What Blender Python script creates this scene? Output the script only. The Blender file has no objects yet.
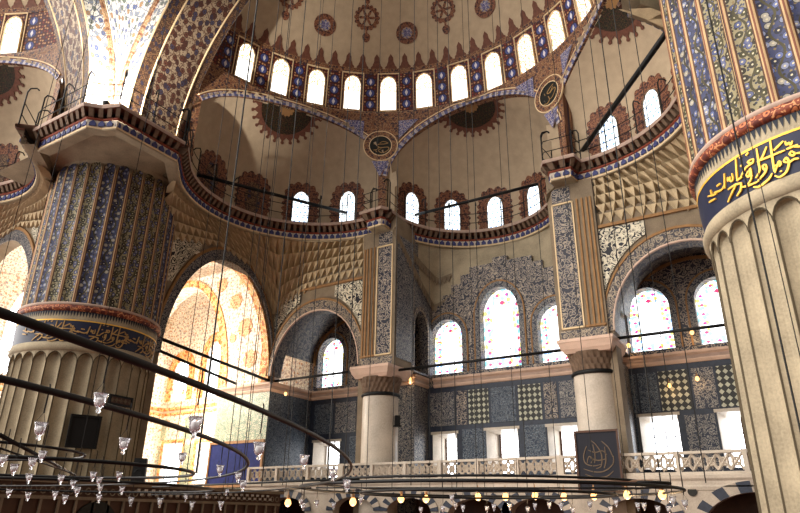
import bpy, bmesh, math, random
from mathutils import Vector, Matrix
random.seed(7)
PI = math.pi
sin, cos, rad = math.sin, math.cos, math.radians
scene = bpy.context.scene
COL = scene.collection

# ------------------------------------------------------------------ colours and materials
def lin(r, g, b):
    f = lambda c: (c/12.92 if c <= .04045 else ((c+.055)/1.055)**2.4)
    return (f(r/255), f(g/255), f(b/255), 1.0)

class N:
    """small node writer"""
    def __init__(s, name, rough=.7, metal=0.0):
        s.mat = bpy.data.materials.new(name); s.mat.use_nodes = True
        s.t = s.mat.node_tree; s.p = s.t.nodes['Principled BSDF']
        s.p.inputs['Roughness'].default_value = rough; s.p.inputs['Metallic'].default_value = metal
        s.p.inputs['Specular IOR Level'].default_value = .25
        s._uv = None
    def node(s, k, **kw):
        n = s.t.nodes.new(k)
        for a, b in kw.items(): setattr(n, a, b)
        return n
    def put(s, sock, v):
        if hasattr(v, 'is_linked') or isinstance(v, bpy.types.NodeSocket): s.t.links.new(v, sock)
        else:
            try: sock.default_value = v
            except Exception: sock.default_value = tuple(v)[:3]
    def m(s, op, a, b=0.0, c=0.0):
        n = s.node('ShaderNodeMath', operation=op)
        s.put(n.inputs[0], a); s.put(n.inputs[1], b); s.put(n.inputs[2], c)
        return n.outputs[0]
    def uv(s):
        if s._uv is None: s._uv = s.node('ShaderNodeTexCoord').outputs['UV']
        return s._uv
    def obj(s): return s.node('ShaderNodeTexCoord').outputs['Object']
    def sep(s, v):
        n = s.node('ShaderNodeSeparateXYZ'); s.put(n.inputs[0], v); return n.outputs
    def comb(s, x, y, z=0.0):
        n = s.node('ShaderNodeCombineXYZ'); s.put(n.inputs[0], x); s.put(n.inputs[1], y); s.put(n.inputs[2], z); return n.outputs[0]
    def vadd(s, a, b, op='ADD'):
        n = s.node('ShaderNodeVectorMath', operation=op); s.put(n.inputs[0], a); s.put(n.inputs[1], b); return n.outputs[0]
    def mix(s, f, a, b):
        n = s.node('ShaderNodeMix', data_type='RGBA'); s.put(n.inputs[0], f); s.put(n.inputs[6], a); s.put(n.inputs[7], b); return n.outputs[2]
    def noise(s, vec, scale, detail=3.0):
        n = s.node('ShaderNodeTexNoise'); s.put(n.inputs['Vector'], vec); n.inputs['Scale'].default_value = scale; n.inputs['Detail'].default_value = detail; return n.outputs
    def vor(s, vec, scale, feature='F1', rnd=1.0, dim='2D'):
        n = s.node('ShaderNodeTexVoronoi', feature=feature, voronoi_dimensions=dim); s.put(n.inputs['Vector'], vec)
        n.inputs['Scale'].default_value = scale; n.inputs['Randomness'].default_value = rnd; return n.outputs
    def pal(s, f, cols):
        n = s.node('ShaderNodeValToRGB'); r = n.color_ramp; r.interpolation = 'CONSTANT'
        while len(r.elements) < len(cols): r.elements.new(.5)
        for i, c in enumerate(cols): r.elements[i].position = i/len(cols); r.elements[i].color = c
        s.put(n.inputs[0], f); return n.outputs[0]
    def lt(s, a, b): return s.m('LESS_THAN', a, b)
    def gt(s, a, b): return s.m('GREATER_THAN', a, b)
    def mott(s, col, amt=.35, scale=1.6, vec=None):
        """blotchy wear of the material itself"""
        v = s.obj() if vec is None else vec
        f = s.noise(v, scale, 6.0)[0]; g = s.noise(v, scale*15, 4.0)[0]
        k = s.m('ADD', s.m('MULTIPLY', f, .6), s.m('MULTIPLY', g, .4))
        k = s.m('ADD', s.m('MULTIPLY', s.m('SUBTRACT', k, .5), amt*4.0), 1.0)
        n = s.node('ShaderNodeVectorMath', operation='SCALE'); s.put(n.inputs[0], col); s.put(n.inputs[3], k); return n.outputs[0]
    def base(s, c): s.put(s.p.inputs['Base Color'], c); return s.mat
    def emit(s, c, k): s.put(s.p.inputs['Emission Color'], c); s.put(s.p.inputs['Emission Strength'], k)

def plain(name, c, rough=.7, metal=0.0, mot=.3, scale=1.6):
    n = N(name, rough, metal); n.base(n.mott(c, mot, scale) if mot else c); return n.mat

def floral(name, bg, cols, ring, vine, scale, mot=.25, leaf=.30, vinew=.05):
    n = N(name, .6); uv = n.uv()
    w = n.noise(uv, scale*.9, 2.0)[1]
    uvw = n.vadd(uv, n.vadd(n.vadd(w, (.5, .5, .5), 'SUBTRACT'), (.5/scale,)*3, 'MULTIPLY'))
    a = n.vor(uvw, scale, 'F1', .75); e = n.vor(uvw, scale*.8, 'DISTANCE_TO_EDGE', .9)
    s2 = n.vor(uvw, scale*2.7, 'F1', .9)
    col = n.mix(n.lt(s2[0], .22), bg, n.pal(n.sep(s2[1])[0], [vine, ring, vine, cols[0]]))
    col = n.mix(n.lt(e[0], vinew), col, vine)
    col = n.mix(n.lt(a[0], leaf+.1), col, ring)
    col = n.mix(n.lt(a[0], leaf), col, n.pal(n.sep(a[1])[1], cols))
    col = n.mix(n.lt(a[0], leaf*.4), col, ring)
    n.base(n.mott(col, mot)); return n.mat

def arabesque(name, bg, line, dot, scale, w=.07, mot=.3):
    n = N(name, .45); uv = n.uv()
    q = n.noise(uv, scale*1.3, 1.0)[1]
    uvw = n.vadd(uv, n.vadd(n.vadd(q, (.5, .5, .5), 'SUBTRACT'), (.35/scale,)*3, 'MULTIPLY'))
    a = n.vor(uvw, scale, 'F1', .8); h = n.noise(uvw, scale*.62, 1.5)[0]
    k = n.m('ABSOLUTE', n.m('SUBTRACT', n.m('FRACT', n.m('MULTIPLY', h, 7.0)), .5))
    col = n.mix(n.lt(k, w*2.0), bg, line)
    col = n.mix(n.lt(a[0], .34), col, bg)
    col = n.mix(n.lt(n.m('ABSOLUTE', n.m('SUBTRACT', a[0], .25)), .055), col, line)
    col = n.mix(n.lt(a[0], .12), col, dot)
    n.base(n.mott(col, mot)); return n.mat

def checker_lozenge(name, a, b, su, sv):
    n = N(name, .5); x, y, _ = n.sep(n.uv())
    p = n.m('ABSOLUTE', n.m('SUBTRACT', n.m('FRACT', n.m('MULTIPLY', x, su)), .5))
    q = n.m('ABSOLUTE', n.m('SUBTRACT', n.m('FRACT', n.m('MULTIPLY', y, sv)), .5))
    k = n.m('ADD', p, q)
    col = n.mix(n.lt(k, .4), a, b)
    n.base(n.mott(col, .35, 3)); return n.mat

M = {}
BEIGE = lin(164, 140, 112)
M['plaster'] = plain('beige_painted_plaster', lin(170, 151, 126), .8, mot=.2, scale=2.2)
M['stone'] = plain('weathered_limestone', lin(150, 137, 114), .8, mot=.42, scale=1.3)
M['stone_dark'] = plain('brown_stone', lin(122, 107, 88), .8, mot=.4, scale=1.5)
M['muq'] = plain('muqarnas_stone', lin(176, 156, 124), .8, mot=.35, scale=2.2)
M['marble'] = plain('grey_white_marble', lin(182, 170, 155), .4, mot=.3, scale=1.1)
M['rose'] = plain('rose_cornice_stone', lin(200, 170, 150), .55, mot=.22, scale=2)
M['red'] = plain('brick_red_paint', lin(122, 58, 40), .7, mot=.35, scale=4)
M['brown'] = floral('brown_gilt_border_paint', lin(100, 66, 50), [lin(158, 116, 78), lin(56, 44, 54), lin(140, 92, 64)], lin(66, 38, 32), lin(164, 128, 94), 5.5)
M['cream'] = plain('cream_line_paint', lin(216, 190, 150), .7, mot=.15)
M['blue'] = plain('cobalt_paint', lin(54, 58, 100), .6, mot=.4, scale=5)
M['black'] = plain('black_iron', lin(9, 9, 9), .55, 0, mot=0)
M['blackwire'] = plain('dark_cable', lin(22, 20, 18), .6, 0, mot=0)
M['gold'] = plain('gilt_lettering', lin(226, 176, 70), .4, 0.25, mot=.2, scale=5)
M['dimgold'] = plain('dull_gilt_lettering', lin(92, 76, 58), .5, .1, mot=.3, scale=5)
M['hilite'] = plain('white_highlight', lin(236, 232, 226), .3, mot=0)  # plain white for the painted highlight inside the lamp cups
M['arris'] = plain('dark_joint', lin(74, 64, 48), .8, mot=.3)  # darker tone of the lines between flutes
M['bracket'] = plain('dark_bracket_stone', lin(104, 84, 68), .8, mot=.45, scale=4)  # darker stone tone of brackets and capitals
M['umber'] = plain('umber_recess_ground', lin(44, 32, 30), .8, mot=.3)  # very dark tone of the ground behind the brackets
M['lip'] = plain('grey_rose_lip', lin(164, 140, 126), .7, mot=.3, scale=3)
M['boardnavy'] = plain('black_navy_board', lin(17, 18, 30), .6, mot=.2)
M['gilt2'] = plain('muted_gilt_lettering', lin(158, 124, 76), .5, .1, mot=.3, scale=5)  # duller gilt for the far pier and the roundels
M['arcade'] = plain('dull_arcade_marble', lin(158, 146, 132), .6, mot=.4, scale=1.5)
M['navy'] = plain('navy_ground', lin(28, 32, 54), .5, mot=.3, scale=3)
M['blackg'] = floral('black_green_medallion_paint', lin(20, 20, 14), [lin(86, 46, 30), lin(60, 62, 30), lin(92, 70, 30)], lin(24, 18, 14), lin(70, 50, 26), 7.0, leaf=.2)
M['blackd'] = plain('black_disc_paint', lin(17, 18, 14), .5, mot=.2)
M['lav'] = floral('lavender_panel_paint', lin(70, 70, 112), [lin(188, 182, 190), lin(120, 112, 150), lin(190, 170, 160)], lin(60, 56, 92), lin(176, 168, 178), 6.0, leaf=.22)
M['soffit'] = floral('great_arch_floral_paint', lin(146, 128, 106), [lin(70, 40, 32), lin(56, 58, 80), lin(88, 52, 38), lin(48, 46, 64)], lin(58, 32, 28), lin(88, 60, 46), 2.6, leaf=.30)
M['soffitb'] = floral('border_floral_paint', lin(74, 52, 42), [lin(120, 88, 62), lin(52, 54, 80), lin(130, 102, 74)], lin(52, 34, 28), lin(124, 96, 70), 3.6)
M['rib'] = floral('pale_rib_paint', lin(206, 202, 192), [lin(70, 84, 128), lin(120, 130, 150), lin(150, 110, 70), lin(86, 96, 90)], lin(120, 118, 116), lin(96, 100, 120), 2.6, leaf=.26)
M['ribb'] = floral('rust_rib_border_paint', lin(158, 122, 92), [lin(120, 76, 56), lin(190, 164, 126)], lin(98, 66, 52), lin(200, 176, 140), 5.0)
M['tile'] = arabesque('dark_arabesque_tile', lin(40, 42, 54), lin(156, 142, 126), lin(92, 88, 96), 4.0, .08)
M['tile_fine'] = arabesque('fine_arabesque_tile', lin(44, 48, 62), lin(142, 136, 128), lin(90, 84, 84), 5.5, .075)
M['tile_blue'] = arabesque('blue_grey_tile', lin(40, 50, 66), lin(104, 112, 120), lin(70, 62, 60), 5.5, .07)
M['tile_dark'] = plain('slate_blue_tile', lin(38, 44, 58), .4, mot=.5, scale=6)
M['tile_green'] = arabesque('sage_tile', lin(126, 142, 122), lin(196, 188, 160), lin(90, 108, 116), 4.5, .07)
M['loz'] = checker_lozenge('lozenge_tile', lin(46, 46, 44), lin(172, 170, 150), 3.5, 3.4)
M['spandrel'] = arabesque('ivory_scroll_spandrel_tile', lin(24, 24, 32), lin(206, 196, 172), lin(150, 142, 126), 3.6, .13)
M['archband'] = arabesque('arch_band_tile', lin(66, 62, 66), lin(156, 140, 118), lin(120, 106, 92), 4.6, .09)
M['archsoff'] = arabesque('arch_soffit_tile', lin(58, 58, 66), lin(124, 116, 106), lin(96, 92, 96), 2.6, .07)
M['brownline'] = plain('ochre_moulding', lin(140, 104, 66), .7, mot=.3, scale=3)
M['bay'] = floral('white_orange_floral_paint', lin(236, 228, 212), [lin(206, 150, 108), lin(176, 168, 160), lin(136, 140, 160)], lin(190, 160, 136), lin(176, 160, 150), 3.4, leaf=.17, vinew=.04)
M['bayband'] = floral('orange_band_paint', lin(216, 164, 96), [lin(190, 110, 60), lin(232, 206, 160)], lin(170, 96, 50), lin(236, 204, 150), 3.6)
M['bayrose'] = floral('orange_rosette_paint', lin(212, 156, 112), [lin(232, 200, 160), lin(188, 110, 76)], lin(190, 124, 84), lin(236, 206, 170), 6.0)
M['crest'] = plain('crest_russet_paint', lin(98, 60, 46), .7, mot=.45, scale=6)
M['halo'] = floral('russet_halo_paint', lin(96, 56, 42), [lin(150, 100, 70), lin(60, 40, 40)], lin(64, 34, 28), lin(150, 104, 76), 6.0)
M['board'] = plain('black_board_cloth', lin(20, 18, 18), .8, mot=.2)
M['bluecloth'] = plain('royal_blue_cloth', lin(32, 40, 92), .8, mot=.35, scale=5)
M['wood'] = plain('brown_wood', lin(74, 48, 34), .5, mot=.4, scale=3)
M['woodg'] = plain('gilt_wood_frame', lin(150, 110, 72), .5, mot=.3, scale=3)
M['steel'] = plain('grey_painted_frame', lin(120, 118, 116), .5, .2, mot=.1)
M['leadcame'] = plain('window_plaster_frame', lin(112, 92, 72), .7, mot=.3)

def drum_mat():
    n = N('russet_blue_flower_drum_paint', .6); x, y, _ = n.sep(n.uv())
    P = rad(11.368)*11.7
    fx = n.m('SUBTRACT', n.m('FRACT', n.m('ADD', n.m('DIVIDE', x, P), 0.5)), .5)
    fx = n.m('MULTIPLY', fx, P)
    fy = n.m('MULTIPLY', n.m('SUBTRACT', n.m('FRACT', n.m('DIVIDE', y, .8)), .5), .8)
    d = n.m('SQRT', n.m('ADD', n.m('POWER', n.m('ABSOLUTE', fx), 2.0), n.m('POWER', n.m('ABSOLUTE', fy), 2.0)))
    a = n.vor(n.uv(), 5.2, 'F1', .35)
    col = n.mix(n.lt(a[0], .30), lin(70, 30, 28), n.pal(n.sep(a[1])[0], [lin(168, 120, 84), lin(120, 44, 36), lin(54, 48, 70), lin(180, 134, 92)]))
    col = n.mix(n.lt(d, .31), col, lin(40, 30, 40))
    col = n.mix(n.lt(d, .25), col, lin(62, 70, 128))
    col = n.mix(n.lt(n.m('ADD', n.m('ABSOLUTE', fx), n.m('MULTIPLY', n.m('ABSOLUTE', fy), .45)), .10), col, lin(206, 202, 206))
    n.base(n.mott(col, .3, 3)); return n.mat
M['drum'] = drum_mat()

def flute_paint():
    """painted flutes of the piers: u counts flutes, v metres"""
    n = N('painted_flute_vine', .6); x, y, _ = n.sep(n.uv())
    f = n.m('FRACT', x)
    c = n.m('ABSOLUTE', n.m('SUBTRACT', f, .5))
    uv2 = n.comb(n.m('MULTIPLY', x, .62), y)
    a = n.vor(uv2, 4.4, 'F1', .85); b2 = n.vor(uv2, 10.0, 'F1', .9)
    par = n.gt(n.m('FRACT', n.m('MULTIPLY', n.m('FLOOR', x), .25)), .3)
    bgc = n.mix(par, lin(128, 118, 90), lin(52, 56, 84))
    mot_ = n.mix(par, n.pal(n.sep(a[1])[0], [lin(66, 72, 108), lin(58, 54, 30), lin(84, 88, 118), lin(46, 40, 30)]), n.pal(n.sep(a[1])[0], [lin(112, 116, 138), lin(84, 92, 130), lin(140, 134, 124), lin(30, 32, 52)]))
    col = n.mix(n.lt(b2[0], .3), bgc, n.pal(n.sep(b2[1])[0], [lin(40, 36, 28), lin(60, 62, 84), lin(112, 96, 66), lin(46, 48, 60)]))
    col = n.mix(n.lt(a[0], .40), col, lin(40, 38, 36))
    col = n.mix(n.lt(a[0], .34), col, mot_)
    col = n.mix(n.lt(a[0], .11), col, lin(176, 166, 140))
    w = n.m('MULTIPLY', n.m('SINE', n.m('MULTIPLY', y, 6.0)), .17)
    col = n.mix(n.lt(n.m('ABSOLUTE', n.m('SUBTRACT', n.m('SUBTRACT', f, .5), w)), .05), col, lin(60, 54, 32))
    col = n.mix(n.gt(c, .34), col, lin(72, 48, 36))
    col = n.mix(n.gt(c, .40), col, lin(168, 138, 100))
    col = n.mix(n.gt(c, .465), col, lin(110, 66, 48))
    n.base(n.mott(col, .3, 2.5)); return n.mat
M['flute'] = flute_paint()

def carpet():
    n = N('red_carpet', .9); x, y, _ = n.sep(n.obj())
    a = n.vor(n.obj(), 2.0, 'F1', .3, '3D')
    n.base(n.mott(n.mix(n.lt(a[0], .3), lin(88, 40, 32), lin(50, 50, 60)), .3)); return n.mat
M['carpet'] = carpet()

def stained(name, kind, k):
    """sunlit window glass; uv is 0..1 over the pane"""
    n = N(name, .3); x, y, _ = n.sep(n.uv())
    uv = n.uv()
    if kind == 'amber':
        a = n.vor(n.comb(n.m('MULTIPLY', x, 3.2), n.m('MULTIPLY', y, 8.0)), 1.0, 'DISTANCE_TO_EDGE', .9)
        tint = n.mix(n.lt(a[0], .11), (1, .97, .9, 1), (.62, .30, .06, 1))
        top = n.gt(n.m('ADD', y, n.m('MULTIPLY', n.noise(uv, 3)[0], .2)), .62)
        c = n.mix(top, (1, .98, .92, 1), tint)
    elif kind == 'amberfull':
        a = n.vor(n.comb(n.m('MULTIPLY', x, 3.4), n.m('MULTIPLY', y, 9.0)), 1.0, 'DISTANCE_TO_EDGE', .9)
        c = n.mix(n.lt(a[0], .12), (1, .97, .9, 1), (.6, .3, .1, 1))
    elif kind == 'blue':
        gx = n.m('ABSOLUTE', n.m('SUBTRACT', n.m('FRACT', n.m('ADD', n.m('MULTIPLY', x, 3.0), n.m('MULTIPLY', n.m('FLOOR', n.m('MULTIPLY', y, 7.0)), .5))), .5))
        gy = n.m('ABSOLUTE', n.m('SUBTRACT', n.m('FRACT', n.m('MULTIPLY', y, 7.0)), .5))
        d = n.m('ADD', gx, gy)
        c = n.mix(n.lt(d, .24), (.92, .97, 1, 1), (.05, .16, .36, 1))
        c = n.mix(n.lt(n.m('ABSOLUTE', n.m('SUBTRACT', d, .5)), .05), c, (.45, .6, .62, 1))
    else:
        e = n.m('MINIMUM', n.m('MINIMUM', x, n.m('SUBTRACT', 1.0, x)), n.m('MINIMUM', y, n.m('SUBTRACT', 1.0, y)))
        gx = n.m('ABSOLUTE', n.m('SUBTRACT', n.m('FRACT', n.m('MULTIPLY', x, 4.0)), .5))
        gy = n.m('ABSOLUTE', n.m('SUBTRACT', n.m('FRACT', n.m('MULTIPLY', y, 7.0)), .5))
        edge = n.m('ADD', n.lt(x, .25), n.gt(x, .75)); edge = n.m('MINIMUM', n.m('ADD', edge, n.m('ADD', n.lt(y, .14), n.gt(y, .8))), 1.0)
        dot = n.m('MULTIPLY', n.lt(n.m('ADD', n.m('MULTIPLY', gx, .8), gy), .19), edge)
        v = n.vor(n.comb(n.m('MULTIPLY', x, 8.0), n.m('MULTIPLY', y, 13.0)), 1.0, 'F1', 1.0)
        c = n.mix(n.m('MULTIPLY', n.lt(v[0], .42), edge), (.97, .98, 1, 1), n.pal(n.sep(v[1])[0], [(.2, .55, .6, 1), (.75, .62, .12, 1), (.22, .42, .8, 1), (1, 1, 1, 1)]))
        c = n.mix(dot, c, n.pal(n.sep(v[1])[2], [(.62, .03, .1, 1), (.35, .03, .2, 1), (.7, .06, .12, 1)]))
        c = n.mix(n.lt(n.m('ABSOLUTE', n.m('SUBTRACT', y, .24)), .008), c, (.25, .25, .3, 1))
        # red lozenge in the head of the light
        c = n.mix(n.lt(n.m('ADD', n.m('MULTIPLY', n.m('ABSOLUTE', n.m('SUBTRACT', x, .5)), 1.0), n.m('MULTIPLY', n.m('ABSOLUTE', n.m('SUBTRACT', y, .83)), 2.4)), .085), c, (.7, .02, .08, 1))
    n.base((.05, .05, .05, 1)); n.emit(c, k); return n.mat
WK = 1.0
M['g_amber'] = stained('amber_topped_daylit_glass', 'amber', 1.9)
M['g_amber2'] = stained('amber_daylit_glass', 'amberfull', 1.5)
M['g_blue'] = stained('blue_dotted_daylit_glass', 'blue', 1.6)
M['g_red'] = stained('jewelled_daylit_glass', 'red', 1.9)
def glow(name, c, k):
    n = N(name, .4); n.base((.04, .04, .04, 1)); n.emit(c, k); return n.mat
M['g_clear'] = glow('clear_daylit_glass', (.93, .96, 1, 1), 5.0)
M['bulb'] = glow('warm_bulb', (1, .5, .14, 1), 2.2)
M['flood'] = glow('floodlight_lens', (1, .97, .9, 1), 30.0)
def glassmat():
    n = N('clear_lamp_glass', .03); n.base((.95, .96, 1, 1)); n.p.inputs['Transmission Weight'].default_value = .9
    n.p.inputs['Specular IOR Level'].default_value = .6
    n.p.inputs['IOR'].default_value = 1.45; return n.mat
M['glass'] = glassmat()

# ------------------------------------------------------------------ mesh building
ORG = {}
def ident(p): return p
class MB:
    def __init__(s): s.v = []; s.f = []; s.u = []; s.mi = []; s.cur = 0
    def quad(s, ids, uvs=None):
        s.f.append(tuple(ids)); s.u.append(uvs or [(s.v[i][0]+s.v[i][1], s.v[i][2]) for i in ids]); s.mi.append(s.cur)
    def add(s, pts, faces, uvs=None):
        o = len(s.v); s.v += [tuple(p) for p in pts]
        for k, f in enumerate(faces): s.quad([o+i for i in f], uvs[k] if uvs else None)
    def grid(s, fn, nu, nv, uv=None, skip=None, closed=False):
        o = len(s.v); W = nu+1
        for j in range(nv+1):
            for i in range(W): s.v.append(tuple(fn(i/nu, j/nv)))
        for j in range(nv):
            for i in range(nu):
                a = o+j*W+i; ids = (a, a+1, a+W+1, a+W)
                if skip and skip([s.v[q] for q in ids]): continue
                us = [uv(i/nu, j/nv), uv((i+1)/nu, j/nv), uv((i+1)/nu, (j+1)/nv), uv(i/nu, (j+1)/nv)] if uv else None
                s.quad(ids, us)
    def box(s, c, d, rz=0.0, taper=1.0):
        x, y, z = (q/2 for q in d); P = []
        for sz in (-1, 1):
            k = taper if sz > 0 else 1
            for sx, sy in ((-1, -1), (1, -1), (1, 1), (-1, 1)):
                px, py = sx*x*k, sy*y*k
                P.append((c[0]+px*cos(rz)-py*sin(rz), c[1]+px*sin(rz)+py*cos(rz), c[2]+sz*z))
        s.add(P, [(3, 2, 1, 0), (4, 5, 6, 7), (0, 1, 5, 4), (1, 2, 6, 5), (2, 3, 7, 6), (3, 0, 4, 7)])
    def tube(s, pts, r, n=6, closed=False, cap=True):
        pts = [Vector(p) for p in pts]; L = len(pts); o = len(s.v)
        for i, p in enumerate(pts):
            if closed: t = pts[(i+1) % L]-pts[i-1]
            else: t = pts[min(i+1, L-1)]-pts[max(i-1, 0)]
            t.normalize(); a = t.cross(Vector((0, 0, 1)))
            if a.length < 1e-3: a = Vector((1, 0, 0))
            a.normalize(); b = t.cross(a); rr = r[i] if isinstance(r, (list, tuple)) else r
            for k in range(n):
                w = 2*PI*k/n; s.v.append(tuple(p+a*rr*cos(w)+b*rr*sin(w)))
        for i in range(L if closed else L-1):
            for k in range(n):
                q = o+i*n; q2 = o+((i+1) % L)*n
                s.quad((q+k, q+(k+1) % n, q2+(k+1) % n, q2+k))
        if cap and not closed:
            s.quad([o+k for k in range(n)][::-1]); s.quad([o+(L-1)*n+k for k in range(n)])
    def lathe(s, prof, c=(0, 0, 0), n=16):
        s.grid(lambda u, v: (lambda rz: (c[0]+rz[0]*cos(2*PI*u), c[1]+rz[0]*sin(2*PI*u), c[2]+rz[1]))(prof[int(round(v*(len(prof)-1)))]), n, len(prof)-1,
               lambda u, v: (u*2*PI*max(p[0] for p in prof), prof[int(round(v*(len(prof)-1)))][1]))
    def loft(s, rows, closed=False, uscale=None):
        """rows: lists of points of one length"""
        n = len(rows[0]); o = len(s.v)
        for r in rows: s.v += [tuple(p) for p in r]
        acc = [0.0]
        for a, b in zip(rows[-1], rows[-1][1:]): acc.append(acc[-1]+(Vector(a)-Vector(b)).length)
        vac = [0.0]
        for a, b in zip(rows, rows[1:]): vac.append(vac[-1]+max((Vector(p)-Vector(q)).length for p, q in zip(a, b)))
        for j in range(len(rows)-1):
            for i in range(n-1):
                s.quad((o+j*n+i, o+j*n+i+1, o+(j+1)*n+i+1, o+(j+1)*n+i), [(acc[i], vac[j]), (acc[i+1], vac[j]), (acc[i+1], vac[j+1]), (acc[i], vac[j+1])])
    def build(s, name, mat, parent=None, T=None, smooth=False, org=None):
        vs = [Vector(T(p) if T else p) for p in s.v]
        if parent is not None: o0 = ORG[parent.name]
        elif org is not None: o0 = Vector(org)
        else:
            o0 = Vector((sum(p.x for p in vs)/len(vs), sum(p.y for p in vs)/len(vs), min(p.z for p in vs)))
        me = bpy.data.meshes.new(name)
        me.from_pydata([p-o0 for p in vs], [], s.f)
        ul = me.uv_layers.new(name='UVMap'); k = 0
        for us in s.u:
            for q in us: ul.data[k].uv = q; k += 1
        mats = mat if isinstance(mat, (list, tuple)) else [mat]
        for mm in mats: me.materials.append(mm)
        if len(mats) > 1:
            for p, i in zip(me.polygons, s.mi): p.material_index = i
        if smooth:
            for p in me.polygons: p.use_smooth = True
        me.validate(); me.update()
        ob = bpy.data.objects.new(name, me); COL.objects.link(ob)
        if parent is not None: ob.parent = parent
        else: ob.location = o0
        ORG[ob.name] = o0
        return ob

def tag(o, label=None, cat=None, group=None, kind=None):
    if label: o['label'] = label
    if cat: o['category'] = cat
    if group: o['group'] = group
    if kind: o['kind'] = kind
    return o
def thing(name, loc, label, cat, group=None, kind=None):
    o = bpy.data.objects.new(name, None); COL.objects.link(o); o.location = loc; o.empty_display_size = .2
    ORG[o.name] = Vector(loc); return tag(o, label, cat, group, kind)

def copy_thing(src, loc, label=None, group=None, scale=None):
    r = src.copy(); COL.objects.link(r); r.location = loc
    if scale: r.scale = (scale,)*3
    if label: r['label'] = label
    if group: r['group'] = group
    ORG[r.name] = Vector(loc)
    for ch in list(src.children):
        c = ch.copy(); COL.objects.link(c); c.parent = r
        for g in list(ch.children):
            d = g.copy(); COL.objects.link(d); d.parent = c
    return r

def plate_mesh(outer, holes, thick):
    """flat plate with holes, in (u, w) with thickness along the third axis: returns verts, faces"""
    cu = bpy.data.curves.new('tmp', 'CURVE'); cu.dimensions = '2D'; cu.fill_mode = 'BOTH'; cu.extrude = thick/2
    for poly in [outer]+holes:
        sp = cu.splines.new('POLY'); sp.points.add(len(poly)-1); sp.use_cyclic_u = True
        for q, p in zip(sp.points, poly): q.co = (p[0], p[1], 0, 1)
    ob = bpy.data.objects.new('tmp', cu); COL.objects.link(ob)
    me = bpy.data.meshes.new_from_object(ob.evaluated_get(bpy.context.evaluated_depsgraph_get()))
    vs = [tuple(v.co) for v in me.vertices]; fs = [tuple(p.vertices) for p in me.polygons]
    bpy.data.objects.remove(ob); bpy.data.curves.remove(cu); bpy.data.meshes.remove(me)
    return vs, fs
def plate(mb, outer, holes, thick, place):
    """place(u, w, d) -> world"""
    vs, fs = plate_mesh(outer, holes, thick); o = len(mb.v)
    mb.v += [tuple(place(*v)) for v in vs]
    for f in fs: mb.quad([o+i for i in f], [(vs[i][0]+vs[i][2], vs[i][1]) for i in f])

def arch_pts(x0, x1, zb, zs, zc, n=14, p=2.0, bottom=True):
    """pointed-round arch outline, counter clockwise from bottom left"""
    c = (x0+x1)/2; a = (x1-x0)/2; h = zc-zs; P = []
    for i in range(n+1):
        t = PI*i/n
        P.append((c+a*cos(t), zs+h*(abs(sin(t))**(2/p))*(1-.0*abs(cos(t)))))
    P = P[::-1]
    return ([(x0, zb)]+P+[(x1, zb)])[::-1] if bottom else P

def ring_strip(mb, inner, outer, d0, d1, place, uvk=1.0):
    """band between two open outlines, extruded d0..d1"""
    n = len(inner); A = 0
    for i in range(n-1):
        L = math.dist(inner[i], inner[i+1])
        for P, dd in ((None, d1), (None, d0)):
            mb.add([place(*inner[i], dd), place(*inner[i+1], dd), place(*outer[i+1], dd), place(*outer[i], dd)], [(0, 1, 2, 3)],
                   [[(A, 0), (A+L, 0), (A+L, math.dist(inner[i+1], outer[i+1])), (A, math.dist(inner[i], outer[i]))]])
        for Q in (inner, outer):
            mb.add([place(*Q[i], d0), place(*Q[i+1], d0), place(*Q[i+1], d1), place(*Q[i], d1)], [(0, 1, 2, 3)], [[(A, 0), (A+L, 0), (A+L, d1-d0), (A, d1-d0)]])
        A += L
    for i in (0, n-1):
        mb.add([place(*inner[i], d0), place(*outer[i], d0), place(*outer[i], d1), place(*inner[i], d1)], [(0, 1, 2, 3)])

def decal(mb, fn, cu, cv, r1, r0=None, n=32, rings=3, off=.03, t0=0, t1=2*PI, skip=None):
    """raised painted shape on a surface fn(u, v, off); r1(theta), r0(theta) in metres"""
    f1 = r1 if callable(r1) else (lambda t: r1)
    f0 = (r0 if callable(r0) else (lambda t: r0)) if r0 is not None else (lambda t: 0.0)
    def P(a, b):
        t = t0+(t1-t0)*a; lo, hi = f0(t), f1(t)
        if b > 1: return fn(cu+hi*cos(t), cv+hi*sin(t), -.02)
        r = lo+(hi-lo)*b
        return fn(cu+r*cos(t), cv+r*sin(t), off)
    def U(a, b):
        t = t0+(t1-t0)*a; r = f0(t)+(f1(t)-f0(t))*min(b, 1)
        return (cu+r*cos(t), cv+r*sin(t))
    k = rings+1
    mb.grid(lambda u, v: P(u, v*k/rings), n, k, lambda u, v: U(u, v*k/rings), skip=skip)

def petals(n, r, amp, sharp=1.0, ph=0.0):
    return lambda t: r+amp*abs(cos(n*(t-ph)/2))**sharp
# ------------------------------------------------------------------ camera
CAM = Vector((12.97596259, -17.51074975, 1.65033749))
yaw, pit, rol, FPX = rad(-32.20785507), rad(22.36508886), rad(.7760026), 632.3648879
fw = Vector((sin(yaw)*cos(pit), cos(yaw)*cos(pit), sin(pit))); rt = Vector((cos(yaw), -sin(yaw), 0)); up = rt.cross(fw)
r2 = rt*cos(rol)+up*sin(rol); u2 = up*cos(rol)-rt*sin(rol)
cd = bpy.data.cameras.new('camera'); cam = bpy.data.objects.new('camera', cd); COL.objects.link(cam)
cd.sensor_width = 36; cd.lens = FPX/800*36; cd.clip_end = 300; cd.clip_start = .05
cam.matrix_world = Matrix(((r2.x, u2.x, -fw.x, CAM.x), (r2.y, u2.y, -fw.y, CAM.y), (r2.z, u2.z, -fw.z, CAM.z), (0, 0, 0, 1)))
scene.camera = cam

# ------------------------------------------------------------------ transforms of the plan's symmetry
def MX(p): return (-p[0], p[1], p[2])
def MD(p): return (-15.51-p[1], -15.51-p[0], p[2])

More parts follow.
